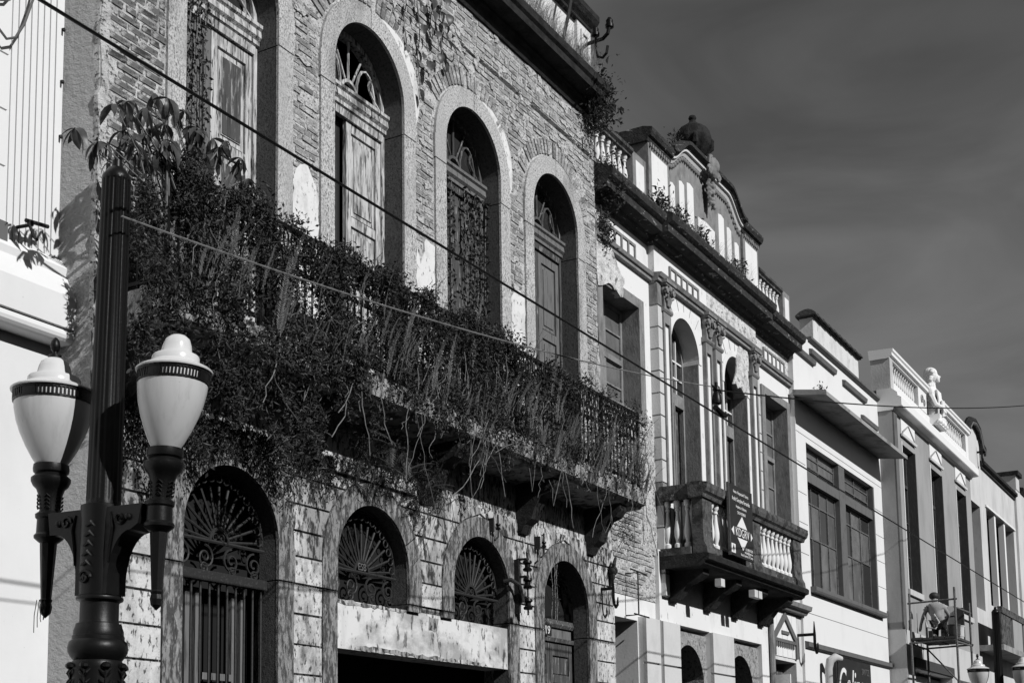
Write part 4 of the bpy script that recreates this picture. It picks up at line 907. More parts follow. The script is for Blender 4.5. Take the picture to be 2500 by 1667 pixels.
for x0, x1 in ((34.65, 35.55), (36.95, 37.45)): 
    q = MB().box(x0, x1, SY - .01, -.05, 10.88, 11.4).build('parapet_panel', 'b4_white', sb)
    g = MB(); spiral(g, (x0 + x1) / 2 - .1, 11.15, .12, 1.4, 0, 1, SY - .02, .025); spiral(g, (x0 + x1) / 2 + .14, 11.1, .1, 1.4, pi, -1, SY - .02, .022); g.build('relief', 'b4_grey', q)
# shutters below
for x0, x1 in ((32.6, 36.6), (37.2, 40.3)):
    for k in range(26): MB().mould([(-.05, .14 + k * .15), (-.08, .16 + k * .15), (-.08, .27 + k * .15), (-.05, .287 + k * .15)], x0, x1).build('shutter_slat', 'shutter', sb)
MB().box(32.5, 36.7, SY - .12, SY - .06, 4.12, 4.35).build('shutter_box', 'b4_dark', sb)
MB().prism(arc(34.3, 3.0, .55, 0, 2 * pi, 28)[:-1], -.62, -.58).build('round_sign', 'b4_side', sb)
# the statue
st = thing('statue', 'white stone bust of a woman with wavy hair holding a tablet', 'statue', (36.25, SY - .02, 10.66))
h = MB(); hx, hy, hz = 36.25, SY - .02, 12.06
h.ball((hx, hy, hz), (.15, .17, .2), 14, 10); h.ball((hx + .03, hy - .15, hz - .07), (.09, .06, .11)); h.ball((hx + .045, hy - .2, hz - .03), (.02, .035, .035)); h.ball((hx + .04, hy - .17, hz - .15), (.045, .04, .03))
h.ball((hx, hy + .03, hz + .08), (.19, .19, .17), 12, 8)
for a in range(11):
    t = a / 10; 
    for s in (-1, 1): h.ball((hx + s * (.15 + .04 * sin(a * 1.7)), hy - .06 + .12 * t, hz + .12 - .5 * t), (.06, .07, .055))
h.tube([(hx, hy, hz - .12), (hx, hy + .01, hz - .33)], [.085, .12], 10)
h.ball((hx, hy, hz - .47), (.3, .17, .17), 12, 8); h.ball((hx - .27, hy, hz - .55), (.11, .13, .2)); h.ball((hx + .27, hy, hz - .55), (.11, .13, .2))
h.tube([(hx - .3, hy - .02, hz - .6), (hx - .3, hy - .12, hz - .85), (hx - .1, hy - .25, hz - .9)], [.1, .085, .06], 8); h.tube([(hx + .3, hy - .02, hz - .6), (hx + .32, hy - .1, hz - .85), (hx + .15, hy - .25, hz - .98)], [.1, .085, .06], 8)
h.ball((hx, hy, hz - .85), (.26, .17, .4), 12, 8)
for k in range(6): h.tube([(hx - .2 + .08 * k, hy - .16, hz - .42), (hx - .16 + .06 * k, hy - .19, hz - .7), (hx - .2 + .08 * k, hy - .17, hz - 1.1)], .03, 6)
h.ball((hx - .12, hy - .27, hz - .9), (.06, .05, .06)); h.ball((hx + .15, hy - .27, hz - .98), (.06, .05, .06))
for k in range(5): h.tube([(hx - .16 + .026 * k, hy - .28, hz - .92), (hx - .17 + .03 * k, hy - .31, hz - .99), (hx - .16 + .026 * k, hy - .3, hz - 1.04)], .013, 5)
fg = h.build('figure', 'b4_white', st, smooth=True); md = fg.modifiers.new('r', 'REMESH'); md.mode = 'VOXEL'; md.voxel_size = .014
MB().prism([(hx - .1, hz - 1.15), (hx + .24, hz - 1.05), (hx + .2, hz - .66), (hx - .12, hz - .72)], hy - .27, hy - .23).build('tablet', 'b4_white', st)
p = MB(); p.prism([(hx - .42, 10.66), (hx + .5, 10.66), (hx + .44, 10.95), (hx - .36, 10.95)], SY - .26, SY + .2)
for k in range(7): p.ball((hx - .36 + .13 * k, SY - .24, 10.74 + .03 * (k % 2)), (.1, .06, .07))
p.build('base', 'b4_white', st)

# ============================================================ far houses
fb = thing('scroll_gable_house', 'grey rendered house with curled parapet moulding and triple tall window', 'building', (46, .2, 0))
b = MB(); wall_with(b, SX1 + .003, 50.3, 5, 11.25, 0, .4, [(42.55, 43.9, 6.6, 9.88, None), (44.9, 49.85, 6.9, 10.02, None)]); wall_with(b, SX1 + .003, 50.3, 0, 5, 0, .4, [(42.0, 49.6, .13, 4.2, None)]); b.build('wall', 'b5_grey', fb)
shell(fb, SX1 + .003, 50.3, .4, 9, 11.25, 'b5_grey', floors=(5.2,))
MB().mould([(.1, 11.2), (-.05, 11.2), (-.05, 11.28), (-.14, 11.32), (-.14, 11.42), (.1, 11.48)], 44.35, 50.32).build('cornice', 'mould_stone', fb)
MB().box(SX1 + .05, 44.3, .0, .3, 11.25, 12.05).build('parapet', 'b5_grey', fb)
PX = [(42.3, 11.95), (42.45, 12.15), (42.9, 12.42), (43.5, 12.5), (44.0, 12.4), (44.25, 12.15), (44.4, 11.95), (44.75, 11.9), (44.8, 11.75)]
MB().prism([(42.3, 12.0), (42.5, 12.15), (42.9, 12.4), (43.5, 12.46), (44.0, 12.36), (44.25, 12.1), (44.3, 12.0)], .02, .28).build('parapet_head', 'b5_grey', fb)
MB().tube([(x, -.02, z) for x, z in PX], .13, 8).build('scroll_moulding', 'mould_stone', fb)
MB().tube([(x, -.1, z - .08) for x, z in PX], .05, 6).build('scroll_bead', 'b3_grey', fb)
MB().box(42.55, 43.9, .25, .3, 6.6, 9.88).build('window_back', 'dark_void', fb)
for a, c in ((44.9, 46.35), (46.6, 48.05), (48.3, 49.85)):
    MB().box(a, c, .3, .35, 6.9, 10.02).build('window_back', 'dark_void', fb); MB().box(a, a + .5, .12, .16, 6.9, 9.9).build('shutter_leaf', 'b4_grey', fb)
for x in (46.35, 48.05): MB().box(x, x + .25, .02, .2, 6.9, 10.02).build('mullion', 'b4_white', fb)
MB().mould([(0, 10.03), (-.05, 10.04), (-.05, 10.1), (0, 10.12)], 44.75, 50.0).build('window_hood', 'b4_white', fb)
MB().box(42.3, 49.9, -.75, -.02, 5.25, 5.42).build('balcony_slab', 'canopy_stone', fb)
MB().box(42.3, 49.9, -.75, -.62, 6.35, 6.55).build('balcony_rail', 'balcony_stone', fb)
for k in range(4): MB().box(42.3 + k * 1.95, 43.9 + k * 1.95, -.72, -.65, 5.42, 6.35).build('balcony_panel', 'b4_grey' if k else 'balcony_stone', fb)
MB().box(42.0, 49.6, .3, .34, .14, 4.2).build('shop_front', 'dark_void', fb)
fb2 = thing('end_house', 'weathered pale house at the street end with dark roof coping', 'building', (56, .1, 0))
b = MB(); wall_with(b, 50.303, 62, 0, 11.6, -.08, .4, [(51.5, 52.9, 6.8, 9.6, None), (55, 56.4, 6.8, 9.6, None)]); b.build('wall', 'b5_grey', fb2)
shell(fb2, 50.303, 62, .4, 9, 11.6, 'b5_grey', floors=(5.2,))
MB().mould([(.3, 11.6), (-.12, 11.6), (-.2, 11.68), (-.2, 11.8), (.3, 11.9)], 51.2, 62).build('coping', 'mould_stone', fb2)
MB().box(50.31, 51.0, -.1, .5, 11.6, 12.1).build('end_pier', 'b5_grey', fb2); MB().box(50.25, 51.1, -.2, .55, 12.1, 12.25).build('pier_cap', 'mould_stone', fb2)
for x in (51.5, 55): MB().box(x, x + 1.4, .3, .33, 6.8, 9.6).build('window_back', 'dark_void', fb2)
an = thing('antenna', 'thin roof antenna mast behind the dark coping', 'antenna', (50.2, 3, 11.25))
MB().tube([(50.2, 3, 11.2), (50.2, 3, 15.2)], .02, 5).build('mast', 'steel', an)
for z in (14.9, 14.2, 13.6): MB().tube([(49.9, 3, z), (50.5, 3, z)], .012, 4).build('rod', 'steel', an)

# ============================================================ unseen row across the street behind the camera, added to block low sky light
for k, (xa, xb, zt) in enumerate([(-14, -3, 7.4), (-3, 8, 7.7), (8, 20, 7.3), (20, 31, 7.7), (31, 46, 7.4)]):
    nm = ['plain house with shuttered windows across the street', 'grey two storey house across the street from the brick house', 'long low house across the street facing the ornate one', 'flat fronted house across the street facing the canopy', 'wide plain house across the street facing the statue'][k]
    oh = thing('facing_house', nm, 'building', ((xa + xb) / 2, -12, 0), group='unseen houses across the street')
    n = int((xb - xa) / 2.6); ops = []
    for i in range(n):
        c = xa + (xb - xa) * (i + .5) / n; ops.append((c - .55, c + .55, 4.6, 6.6, None))
    b = MB(); wall_with(b, xa + .003, xb, 0, zt, -12.0, -11.6, ops); b.build('wall', 'b4_side', oh)
    MB().box(xa + .003, xb, -20, -12.003, 0, zt - .02).build('rear_walls', 'b4_dark', oh)
    MB().box(xa + .05, xb - .05, -11.6, -11.45, zt - .25, zt).build('cornice', 'b2_trim', oh)
    for i in range(n):
        c = xa + (xb - xa) * (i + .5) / n; MB().box(c - .5, c + .5, -11.9, -11.86, .14, 2.9).build('door', 'dark_wood', oh); MB().box(c - .55, c + .55, -11.96, -11.9, 4.6, 6.6).build('window', 'window_glass', oh)

# ============================================================ street lamps
def copy_tree(o, mtx, name, label):
    r = obj(name, None, mtx=mtx, label=label, cat=o['category'], group=o.get('group'))
    inv = WM[o.name].inverted()
    for ch in list(o.children):
        c = obj(ch.name.split('.')[0], ch.data, None, r, mtx=mtx @ inv @ WM[ch.name])
        for g in list(ch.children): obj(g.name.split('.')[0], g.data, None, c, mtx=mtx @ inv @ WM[g.name])
    return r
def tip(mb, sg, tl):
    mb.v = [(p[0] + sg * tl * max(0, p[2] - 3.03), p[1], p[2]) for p in mb.v]; return mb
def make_lamp(name, label, group):
    t = thing(name, label, 'street lamp', (0, 0, 0), group)
    MB().lathe([(.24, 0), (.24, .12), (.2, .16), (.2, .5), (.23, .54), (.19, .6), (.16, .7), (.145, .8), (.14, 1.4), (.15, 1.8), (.145, 1.95), (.148, 2.12)], n=24).build('pedestal', 'black_iron', t, smooth=True)
    MB().lathe([(.14, 2.12), (.142, 2.15), (.132, 2.165), (.15, 2.185), (.163, 2.21), (.166, 2.235), (.16, 2.265), (.144, 2.28), (.144, 2.3), (.138, 2.305), (.138, 2.33), (.13, 2.35), (.125, 2.37), (.112, 2.375), (.108, 2.385), (.107, 2.49), (.112, 2.495), (.128, 2.503), (.131, 2.512), (.128, 2.522), (.114, 2.53), (.114, 2.54)], n=28).build('collar', 'black_iron', t, smooth=True)
    for k in range(8):                                     # cast acanthus leaves round the pedestal
        a = 2 * pi * k / 8 + .3; q = MB(); d = Vector((cos(a), sin(a))); s = Vector((-sin(a), cos(a)))
        for j in range(9):
            z = 1.62 + j * .055
            for sg in (-1, 1): q.tube([(d.x * .147, d.y * .147, z), (d.x * .158 + s.x * sg * .02, d.y * .158 + s.y * sg * .02, z + .03), (d.x * .147 + s.x * sg * .036, d.y * .147 + s.y * sg * .036, z + .05)], [.005, .008, .003], 5)
        q.ball((d.x * .15, d.y * .15, 2.13), (.028, .028, .022), 8, 5); q.tube([(d.x * .148, d.y * .148, 1.6), (d.x * .15, d.y * .15, 2.12)], .006, 5)
        q.build('acanthus', 'black_iron', t, smooth=True, kind=None)
    P = [(-.118, 2.53)] + [(-.118 - .17 * (1 - cos(t * pi / 16)), 2.62 + .27 * sin(t * pi / 16)) for t in range(9)] + [(-.33, 2.89), (-.35, 3.02), (.35, 3.02), (.33, 2.91)] + [(.118 + .16 * (1 - cos(t * pi / 16)), 2.6 + .28 * sin(t * pi / 16)) for t in range(8, -1, -1)] + [(.118, 2.53)]
    br = MB().prism(P, -.075, .075).build('bracket', 'black_iron', t)
    MB().lathe([(.116, 2.53), (.12, 2.7), (.12, 2.95), (.125, 3.02), (.125, 3.04), (.1, 3.05)], n=24).build('hub', 'black_iron', br, smooth=True)
    for sg in (-1, 1):
        q = MB(); spiral(q, 0, 2.62, .045, 1.3, 0, 1, -.128, .009)
        for j in range(5): q.tube([(-.03 + .006 * j, -.125, 2.69 + j * .055), (.02 + .006 * j, -.135, 2.71 + j * .055), (.045 + .006 * j, -.125, 2.685 + j * .055)], [.006, .012, .004], 5)
        m = Matrix.Rotation(0 if sg > 0 else pi, 4, 'Z'); q.build('leaf_relief', 'black_iron', br, mtx=m)
        for sx_ in (-1, 1):
            q = MB(); spiral(q, sx_ * .2, 2.95, .04, 1.2, 0, -sx_, -.08, .009); q.ball((sx_ * .26, -.08, 2.95), .02); q.tube([(sx_ * .13, -.08, 2.99), (sx_ * .15, -.082, 2.9), (sx_ * .132, -.08, 2.8), (sx_ * .125, -.08, 2.7)], [.004, .009, .009, .004], 5); q.build('scroll_relief', 'black_iron', br, mtx=m)
    sh = MB().lathe([(.096, 3.03), (.096, 3.06), (.093, 3.08), (.079, 4.97), (.083, 4.975), (.083, 5.0), (.05, 5.05), (.03, 5.06), (.028, 5.1), (.0, 5.115)], n=64, mod=lambda a, z: 1 + (.045 * cos(a * 16) if 3.07 < z < 4.972 else 0)).build('shaft', 'black_iron', t, smooth=True)
    for sg in (-1, 1):
        x = sg * .415; tl = .1 if sg > 0 else .015; big = 1.1 if sg < 0 else .95
        cp = tip(MB().lathe([(.03, 2.85), (.06, 2.87), (.083, 2.89), (.085, 2.905), (.072, 2.92), (.07, 3.0), (.08, 3.01), (.082, 3.03), (.07, 3.04), (.058, 3.05), (.06, 3.08), (.066, 3.14), (.08, 3.18), (.1, 3.2), (.112, 3.225), (.112, 3.245), (.095, 3.26), (.088, 3.27), (.1, 3.28), (.103, 3.3), (.1, 3.325), (.085, 3.33)], (x, 0, 0), 24), sg, tl).build('lamp_holder', 'black_iron', t, smooth=True)
        MB().lathe([(.048, 2.86), (.046, 2.82), (.03, 2.54), (.036, 2.53), (.03, 2.515), (.036, 2.49), (.03, 2.455), (.0, 2.425)][::-1], (x, 0, 0), 8).build('pendant', 'black_iron', cp)
        for k in range(6):
            a = 2 * pi * k / 6; q = MB()
            for j in range(4): q.tube([(x + .066 * cos(a - .25), .066 * sin(a - .25), 3.06 + .022 * j), (x + .073 * cos(a), .073 * sin(a), 3.075 + .022 * j), (x + .066 * cos(a + .25), .066 * sin(a + .25), 3.06 + .022 * j)], .005, 4)
            tip(q, sg, tl).build('leaf_relief', 'black_iron', cp)
        g = MB().lathe([(.078, 3.325), (.1, 3.36), (.135, 3.43), (.167, 3.51), (.188, 3.58), (.2, 3.65), (.203, 3.69)], (x, 0, 0), 32)
        g.v = [(x + (p[0] - x) * big, p[1] * big, p[2]) for p in g.v]; gl = tip(g, sg, tl).build('globe', 'opal', t, smooth=True)
        bd = MB()
        bd.lathe([(.206, 3.688), (.209, 3.69), (.209, 3.7), (.206, 3.702)], (x, 0, 0), 40); bd.lathe([(.207, 3.742), (.212, 3.744), (.212, 3.756), (.207, 3.758)], (x, 0, 0), 40)
        n = 64
        for k in range(n):
            if k % 16 < 3: bd.ring(0, 0, 0, 0, 0, 0, 0, 0, 1) if False else None
            a = 2 * pi * k / n; hw = .0042 if k % 16 > 3 else .0105
            bd.add([(x + r * cos(a + s * hw / .207), r * sin(a + s * hw / .207), z) for z in (3.7, 3.744) for r, s in ((.204, -1), (.21, -1), (.21, 1), (.204, 1))], [(0, 1, 5, 4), (1, 2, 6, 5), (2, 3, 7, 6), (3, 0, 4, 7)])
        bd.v = [(x + (p[0] - x) * big, p[1] * big, p[2]) for p in bd.v]; tip(bd, sg, tl).build('band', 'black_iron', t)
        cpm = MB().lathe([(.2, 3.69), (.203, 3.74), (.205, 3.756), (.222, 3.758), (.224, 3.766), (.21, 3.778), (.16, 3.8), (.14, 3.815), (.137, 3.842), (.13, 3.852), (.1, 3.86), (.09, 3.875), (.083, 3.91), (.07, 3.945), (.045, 3.965), (.02, 3.973), (0, 3.975)], (x, 0, 0), 32)
        cpm.v = [(x + (p[0] - x) * big, p[1] * big, p[2]) for p in cpm.v]; cpo = tip(cpm, sg, tl).build('cap', 'opal_white', t, smooth=True)
        if sg < 0:
            tip(MB().lathe([(.045, 3.96), (.035, 3.99), (.014, 3.995), (.014, 4.01), (.024, 4.02), (.03, 4.045), (.024, 4.075), (.01, 4.095), (0, 4.1)], (x, 0, 0), 12), sg, tl).build('finial', 'black_iron', cpo, smooth=True)
            q = MB()
            for k in range(4): q.tube([(x - .03 + .02 * k, -.04, 2.53), (x - .04 + .024 * k, -.045, 2.44 - .01 * k), (x - .038 + .026 * k, -.045, 2.34 + .03 * k)], .003, 4)
            q.build('wire_ends', 'black_iron', cp)
    return t
lamp = make_lamp('street_lamp', 'black cast-iron twin lamp post beside the brick house, one pointed finial left', 'twin street lamps')
ang = math.atan2(-.999, .04)
Mn = T(5.502, -2.168, .14) @ Matrix.Rotation(.018, 4, Vector((.59 / .676, .33 / .676, 0))) @ Matrix.Rotation(ang, 4, 'Z')
far_l = copy_tree(lamp, T(31.28, -2.5, .14) @ Matrix.Rotation(ang, 4, 'Z'), 'street_lamp', 'small far twin lamp post beside the scaffold under the statue house')
lamp.matrix_basis = Mn

# ============================================================ wires and iron brackets on the walls
w1 = [(-8 + 74 * t / 40, -3.0, 5.33 + .12 * (t / 40) - .0 + .05 * ((t - 20) / 20) ** 2) for t in range(41)]
MB().tube(w1, .0095, 6).build('overhead_wire', 'black_iron', label='thick black wire running level along the whole street', cat='wire')
IN = Vector((13.26, -3.0, 5.42))
MB().tube([Vector((5.44, -2.4, 4.83)).lerp(Vector((13.2, -3.0, 5.655)), t / 20) - Vector((0, 0, .12 * (1 - (t / 10 - 1) ** 2))) for t in range(21)], .0062, 5).build('service_wire', 'stem', label='thin wire from the lamp post up to the hanging insulator', cat='wire')
MB().tube([Vector((13.32, -3.0, 5.65)).lerp(Vector((32.5, -4.4, 9.97)), t / 20) - Vector((0, 0, .22 * (1 - (t / 10 - 1) ** 2))) for t in range(21)], .009, 5).build('service_wire', 'black_iron', label='thin wire from the insulator crossing the open sky', cat='wire')
it = thing('line_insulator', 'black bell-shaped insulator clamped on the thick street wire', 'insulator', IN)
MB().lathe([(.03, .06), (.052, .07), (.055, .1), (.045, .15), (.035, .19), (.028, .2), (.04, .215), (.036, .25), (.018, .265), (.018, .3), (0, .305)], IN, 14).build('bell', 'black_iron', it, smooth=True)
MB().tube([IN + Vector((-.05, 0, .02)), IN + Vector((.1, 0, -.01)), IN + Vector((.24, 0, .0))], [.03, .035, .03], 8).build('clamp', 'black_iron', it)
MB().tube([IN + Vector((-.12, 0, .235)), IN + Vector((.14, 0, .22))], .012, 6).build('tie', 'black_iron', it)
def spool(parent, x, y, z, s=1.0):
    MB().lathe([(.018 * s, -.055 * s), (.04 * s, -.05 * s), (.045 * s, -.03 * s), (.026 * s, -.012 * s), (.026 * s, .012 * s), (.045 * s, .03 * s), (.04 * s, .05 * s), (.018 * s, .055 * s)], (x, y, z), 12).build('spool', 'black_iron', parent, smooth=True)
ir = thing('insulator_rack', 'black iron rack of three spool insulators between two ground floor arches', 'bracket', (14.13, -.1, 3.9))
MB().box(14.07, 14.11, -.14, -.055, 3.58, 4.22).build('back_bar', 'rust_iron', ir); MB().tube([(14.14, -.22, 3.55), (14.14, -.22, 4.3)], .012, 6).build('pin', 'rust_iron', ir)
for z in (4.14, 3.93, 3.68): spool(ir, 14.14, -.22, z, 1.25); MB().box(14.08, 14.16, -.23, -.1, z + .075, z + .09).build('arm', 'rust_iron', ir)
MB().tube([(13.85, -.06, 3.93), (13.88, -.14, 3.95), (14.0, -.18, 3.9), (14.07, -.18, 3.78), (14.09, -.18, 3.7)], .026, 8).build('elbow_pipe', 'rust_iron', ir)
for nm, x, z, lb in (('insulator_rack', 13.5, 4.55, 'short rusty insulator rack under the balcony beside the third fan grille'), ('insulator_rack', 14.62, 4.5, 'single dark insulator hook in the shade under the balcony corbel')):
    r = thing(nm, lb, 'bracket', (x, -.1, z)); MB().box(x, x + .03, -.13, -.055, z - .08, z + .08).build('back_bar', 'rust_iron', r); spool(r, x + .06, -.16, z - .02, .7); MB().tube([(x + .06, -.16, z + .12), (x + .06, -.16, z - .14), (x - .02, -.16, z - .19)], .012, 6).build('pin', 'rust_iron', r)
def jhook(label, x, y, z, s, wy):
    r = thing('iron_hook', label, 'hook', (x, wy, z))
    MB().tube([(x, wy, z + .0), (x, y, z)], [.022 * s] * 2, 6).build('arm', 'black_iron', r)
    MB().tube([(x, y, z + .17 * s), (x, y, z), (x, y, z - .12 * s), (x + .02 * s, y, z - .2 * s), (x + .07 * s, y, z - .235 * s), (x + .12 * s, y, z - .2 * s), (x + .135 * s, y, z - .1 * s)], [.006 * s, .02 * s, .02 * s, .02 * s, .02 * s, .018 * s, .008 * s], 8).build('hook', 'black_iron', r)
jhook('black J-shaped iron hook on the wall beside house number 113', 16.47, -.24, 4.14, 1.05, -.05)
jhook('black J-shaped iron hook beside the boarded door gable', 25.22, -.28, 4.27, 1.45, .05)
jhook('small dark hook under the curled parapet moulding', 43.9, -.15, 11.62, 1.6, .0)
ib = thing('insulator_bracket', 'black iron arm with two upright insulators on the parapet end', 'bracket', (16.3, -.05, 11.8))
MB().tube([(16.34, -.02, 11.78), (16.24, -.16, 11.76), (16.18, -.42, 11.73), (16.17, -.5, 11.78), (16.17, -.52, 11.86)], .026, 8).build('arm', 'black_iron', ib)
for y, z in ((-.3, 11.8), (-.52, 11.86)): MB().lathe([(.03, 0), (.058, .01), (.06, .05), (.045, .06), (.05, .11), (.035, .13), (.025, .15), (0, .16)], (16.19, y, z), 12).build('insulator', 'black_iron', ib, smooth=True)
MB().tube([(16.2, -.3, 11.86), (16.2, -.3, 11.6), (16.2, -.33, 11.5), (16.2, -.4, 11.47), (16.2, -.46, 11.52), (16.2, -.48, 11.62)], .02, 7).build('hook', 'black_iron', ib)
MB().tube([(15.2, -.28, 11.2), (15.42, -.28, 11.75), (15.75, -.26, 12.7)], .024, 7).build('leaning_pole', 'rust_iron', label='leaning thin pole standing in the grass on the brick house cornice', cat='pole')
sc = thing('wall_sconce', 'small ornate iron wall fitting at the brick house corner', 'wall fitting', (16.74, -.05, 4.4))
MB().ball((16.74, -.12, 4.42), (.07, .06, .07), 10, 7).build('rosette', 'rust_iron', sc, smooth=True); MB().tube([(16.74, -.06, 4.2), (16.72, -.12, 4.32), (16.72, -.14, 4.5), (16.8, -.13, 4.6), (16.84, -.1, 4.52)], [.02, .03, .03, .02, .012], 7).build('stem', 'rust_iron', sc)
wr = thing('sign_frame', 'thin empty wire frame fixed on the wall above the shop door', 'frame', (17.6, 0, 4.3))
MB().tube([(17.55, OY - .02, 4.5), (17.55, -.12, 4.5), (17.55, -.12, 3.9), (17.55, OY - .02, 3.9)], .012, 5).build('frame', 'rust_iron', wr); MB().tube([(17.3, -.12, 4.52), (17.85, -.12, 4.5)], .012, 5).build('top_bar', 'rust_iron', wr); MB().tube([(17.4, -.12, 3.9), (17.9, -.12, 3.89)], .012, 5).build('bottom_bar', 'rust_iron', wr)

MB().tube([(16.7 + .02 * sin(k * 1.9), OY - .09 if k > 0 else .02, 9.55 - .27 * k) for k in range(10)], .012, 5).build('wall_cable', 'black_iron', label='thin dark cable hanging down the seam beside the brick corner', cat='cable')

# ============================================================ scaffold, worker and his things
sf = thing('scaffold', 'tubular steel scaffold tower with plank deck against the statue house', 'scaffold', (32.5, -1, .13))
A0, A1, Bq0, Bq1 = 31.72, 33.3, -.55, -1.56
for x, y, zt in ((A0, Bq0, 5.75), (A0, Bq1, 5.82), (A1, Bq1, 5.62), (A1, Bq0, 5.6)): MB().tube([(x, y, .13), (x, y, zt)], .026, 7).build('post', 'steel', sf)
for z in (5.52, 4.6, 3.25, 1.9):
    for x in (A0, A1):
        if not (z > 5 and x == A1): MB().tube([(x, Bq0 + .05, z), (x, Bq1 - .05, z + .03)], .022, 7).build('cross_tube', 'steel', sf)
for z in (5.36, 4.58, 3.4, 1.9): MB().tube([(A0 - .1, Bq1, z), (A1 + .12, Bq1, z + .03)], .022, 7).build('rail_tube', 'steel', sf)
for z in (4.58, 3.4, 1.9): MB().tube([(A0, Bq0, z), (A1, Bq0, z)], .022, 7).build('rail_tube', 'steel', sf)
MB().tube([(A0, Bq1, 1.9), (A1, Bq1, 3.4)], .02, 6).build('diagonal_tube', 'steel', sf); MB().tube([(A1 + .03, Bq1, 3.4), (A1 + .03, Bq0, 4.58)], .02, 6).build('diagonal_tube', 'steel', sf)
for k in range(4): MB().box(A0 - .03, A1 + .06, Bq1 + .02 + k * .245, Bq1 + .25 + k * .245, 4.66 + .012 * (k % 2), 4.71 + .012 * (k % 2)).build('deck_plank', 'board', sf)
MB().tube([(31.0, -1.9, 3.16), (32.0, -1.75, 3.23), (32.35, -1.7, 3.25)], .024, 7).build('loose_tube', 'steel', sf)
def skin(name, V, E_, R, m, parent, root=0, sub=2):
    me = bpy.data.meshes.new(name); me.from_pydata(V, E_, []); o = obj(name, me, m, parent)
    md = o.modifiers.new('skin', 'SKIN'); md.use_smooth_shade = True
    for i, sv in enumerate(me.skin_vertices[0].data): sv.radius = (R[i], R[i]); sv.use_root = (i == root)
    s = o.modifiers.new('sub', 'SUBSURF'); s.levels = sub; s.render_levels = sub
    return o
pw = thing('person', 'worker in grey shirt and dark trousers kneeling on the scaffold deck', 'person', (32.45, -1.02, 4.73))
V = [(32.42, -1.03, 5.13), (32.44, -1.0, 5.32), (32.47, -.96, 5.48), (32.53, -.93, 5.58), (32.58, -.92, 5.63), (32.62, -.91, 5.72),
     (32.46, -.8, 5.5), (32.47, -.68, 5.3), (32.52, -.6, 5.1), (32.54, -.585, 5.03), (32.46, -1.14, 5.48), (32.62, -1.22, 5.3), (32.8, -1.12, 5.16), (32.84, -1.1, 5.12),
     (32.44, -.94, 5.08), (32.62, -.9, 4.8), (32.28, -.9, 4.79), (32.16, -.9, 4.83), (32.44, -1.12, 5.08), (32.62, -1.17, 4.8), (32.28, -1.18, 4.79), (32.16, -1.18, 4.83)]
Eg = [(0, 1), (1, 2), (2, 3), (3, 4), (4, 5), (2, 6), (6, 7), (7, 8), (8, 9), (2, 10), (10, 11), (11, 12), (12, 13), (0, 14), (14, 15), (15, 16), (16, 17), (0, 18), (18, 19), (19, 20), (20, 21)]
Rr = [.12, .125, .135, .06, .055, .095, .055, .045, .034, .036, .055, .045, .034, .036, .085, .062, .048, .038, .085, .062, .048, .038]
for (hx_, hy_, hz_, dx_, dy_, dz_) in ((32.54, -.585, 5.03, .01, .01, -.08), (32.84, -1.1, 5.12, .07, .02, -.04)):
    base = 9 if hx_ < 32.7 else 13
    for k in range(5):
        i = len(V); of = (k - 2) * .017
        V += [(hx_ + dx_ * .45 + (of if base == 13 else of * .6), hy_ + dy_ + (of if base == 9 else of * .8), hz_ + dz_ * .5 - (0 if k else -.015)), (hx_ + dx_ * (1.1 if k else .8) + of * .7, hy_ + dy_ + of * .9, hz_ + dz_ * (1.1 if k else .7))]
        Eg += [(base, i), (i, i + 1)]; Rr += [.0095, .008]
skin('body', V, Eg, Rr, 'skin', pw)
skin('shirt', [V[0], V[1], V[2], (32.51, -.94, 5.555), V[6], (32.465, -.73, 5.4), V[10], (32.54, -1.18, 5.39)], [(0, 1), (1, 2), (2, 3), (2, 4), (4, 5), (2, 6), (6, 7)], [.145, .145, .155, .085, .075, .07, .075, .07], 'shirt', pw)
skin('trousers', [(32.42, -1.03, 5.14), V[14], V[15], (32.3, -.9, 4.8), V[18], V[19], (32.3, -1.18, 4.8)], [(0, 1), (1, 2), (2, 3), (0, 4), (4, 5), (5, 6)], [.14, .1, .076, .065, .1, .076, .065], 'trousers', pw)
for y in (-.9, -1.18): 
    q = MB(); q.ball((32.18, y, 4.8), (.06, .05, .085), 10, 7); q.box(32.1, 32.14, y - .045, y + .045, 4.725, 4.9); q.build('shoe', 'cap', pw, smooth=False)
q = MB(); q.ball((32.62, -.91, 5.76), (.125, .115, .095), 14, 9); q.prism([(32.6, 5.74), (32.82, 5.72), (32.82, 5.735), (32.6, 5.77)], -1.0, -.82); q.build('cap', 'cap', pw, smooth=True)
MB().tube([(32.3, -.96, 5.3), (32.26, -1.08, 5.1), (32.2, -1.0, 4.95), (32.25, -.8, 5.0), (32.4, -.72, 5.3)], .018, 6).build('lanyard', 'b4_side', pw)
MB().tube([(32.28, -1.0, 5.24), (32.27, -1.02, 5.0)], .022, 6).build('tool', 'steel', pw)
MB().lathe([(.13, 0), (.155, .28), (.165, .285), (.165, .31), (.15, .31), (.145, .05), (0, .05)], (32.85, -1.36, 4.735), 20).build('bucket', 'b4_side', label='pale paint bucket standing on the scaffold deck', cat='bucket', smooth=True)
MB().lathe([(.12, 0), (.14, .25), (.15, .26), (.15, .28), (.135, .28), (.13, .04), (0, .04)], (32.2, -1.42, 4.735), 20).build('bucket', 'b4_dark', label='dark bucket at the near corner of the scaffold deck', cat='bucket', smooth=True)
fp = thing('framed_panel', 'white framed panel standing behind the kneeling worker', 'panel', (33.2, -1.2, 4.73))
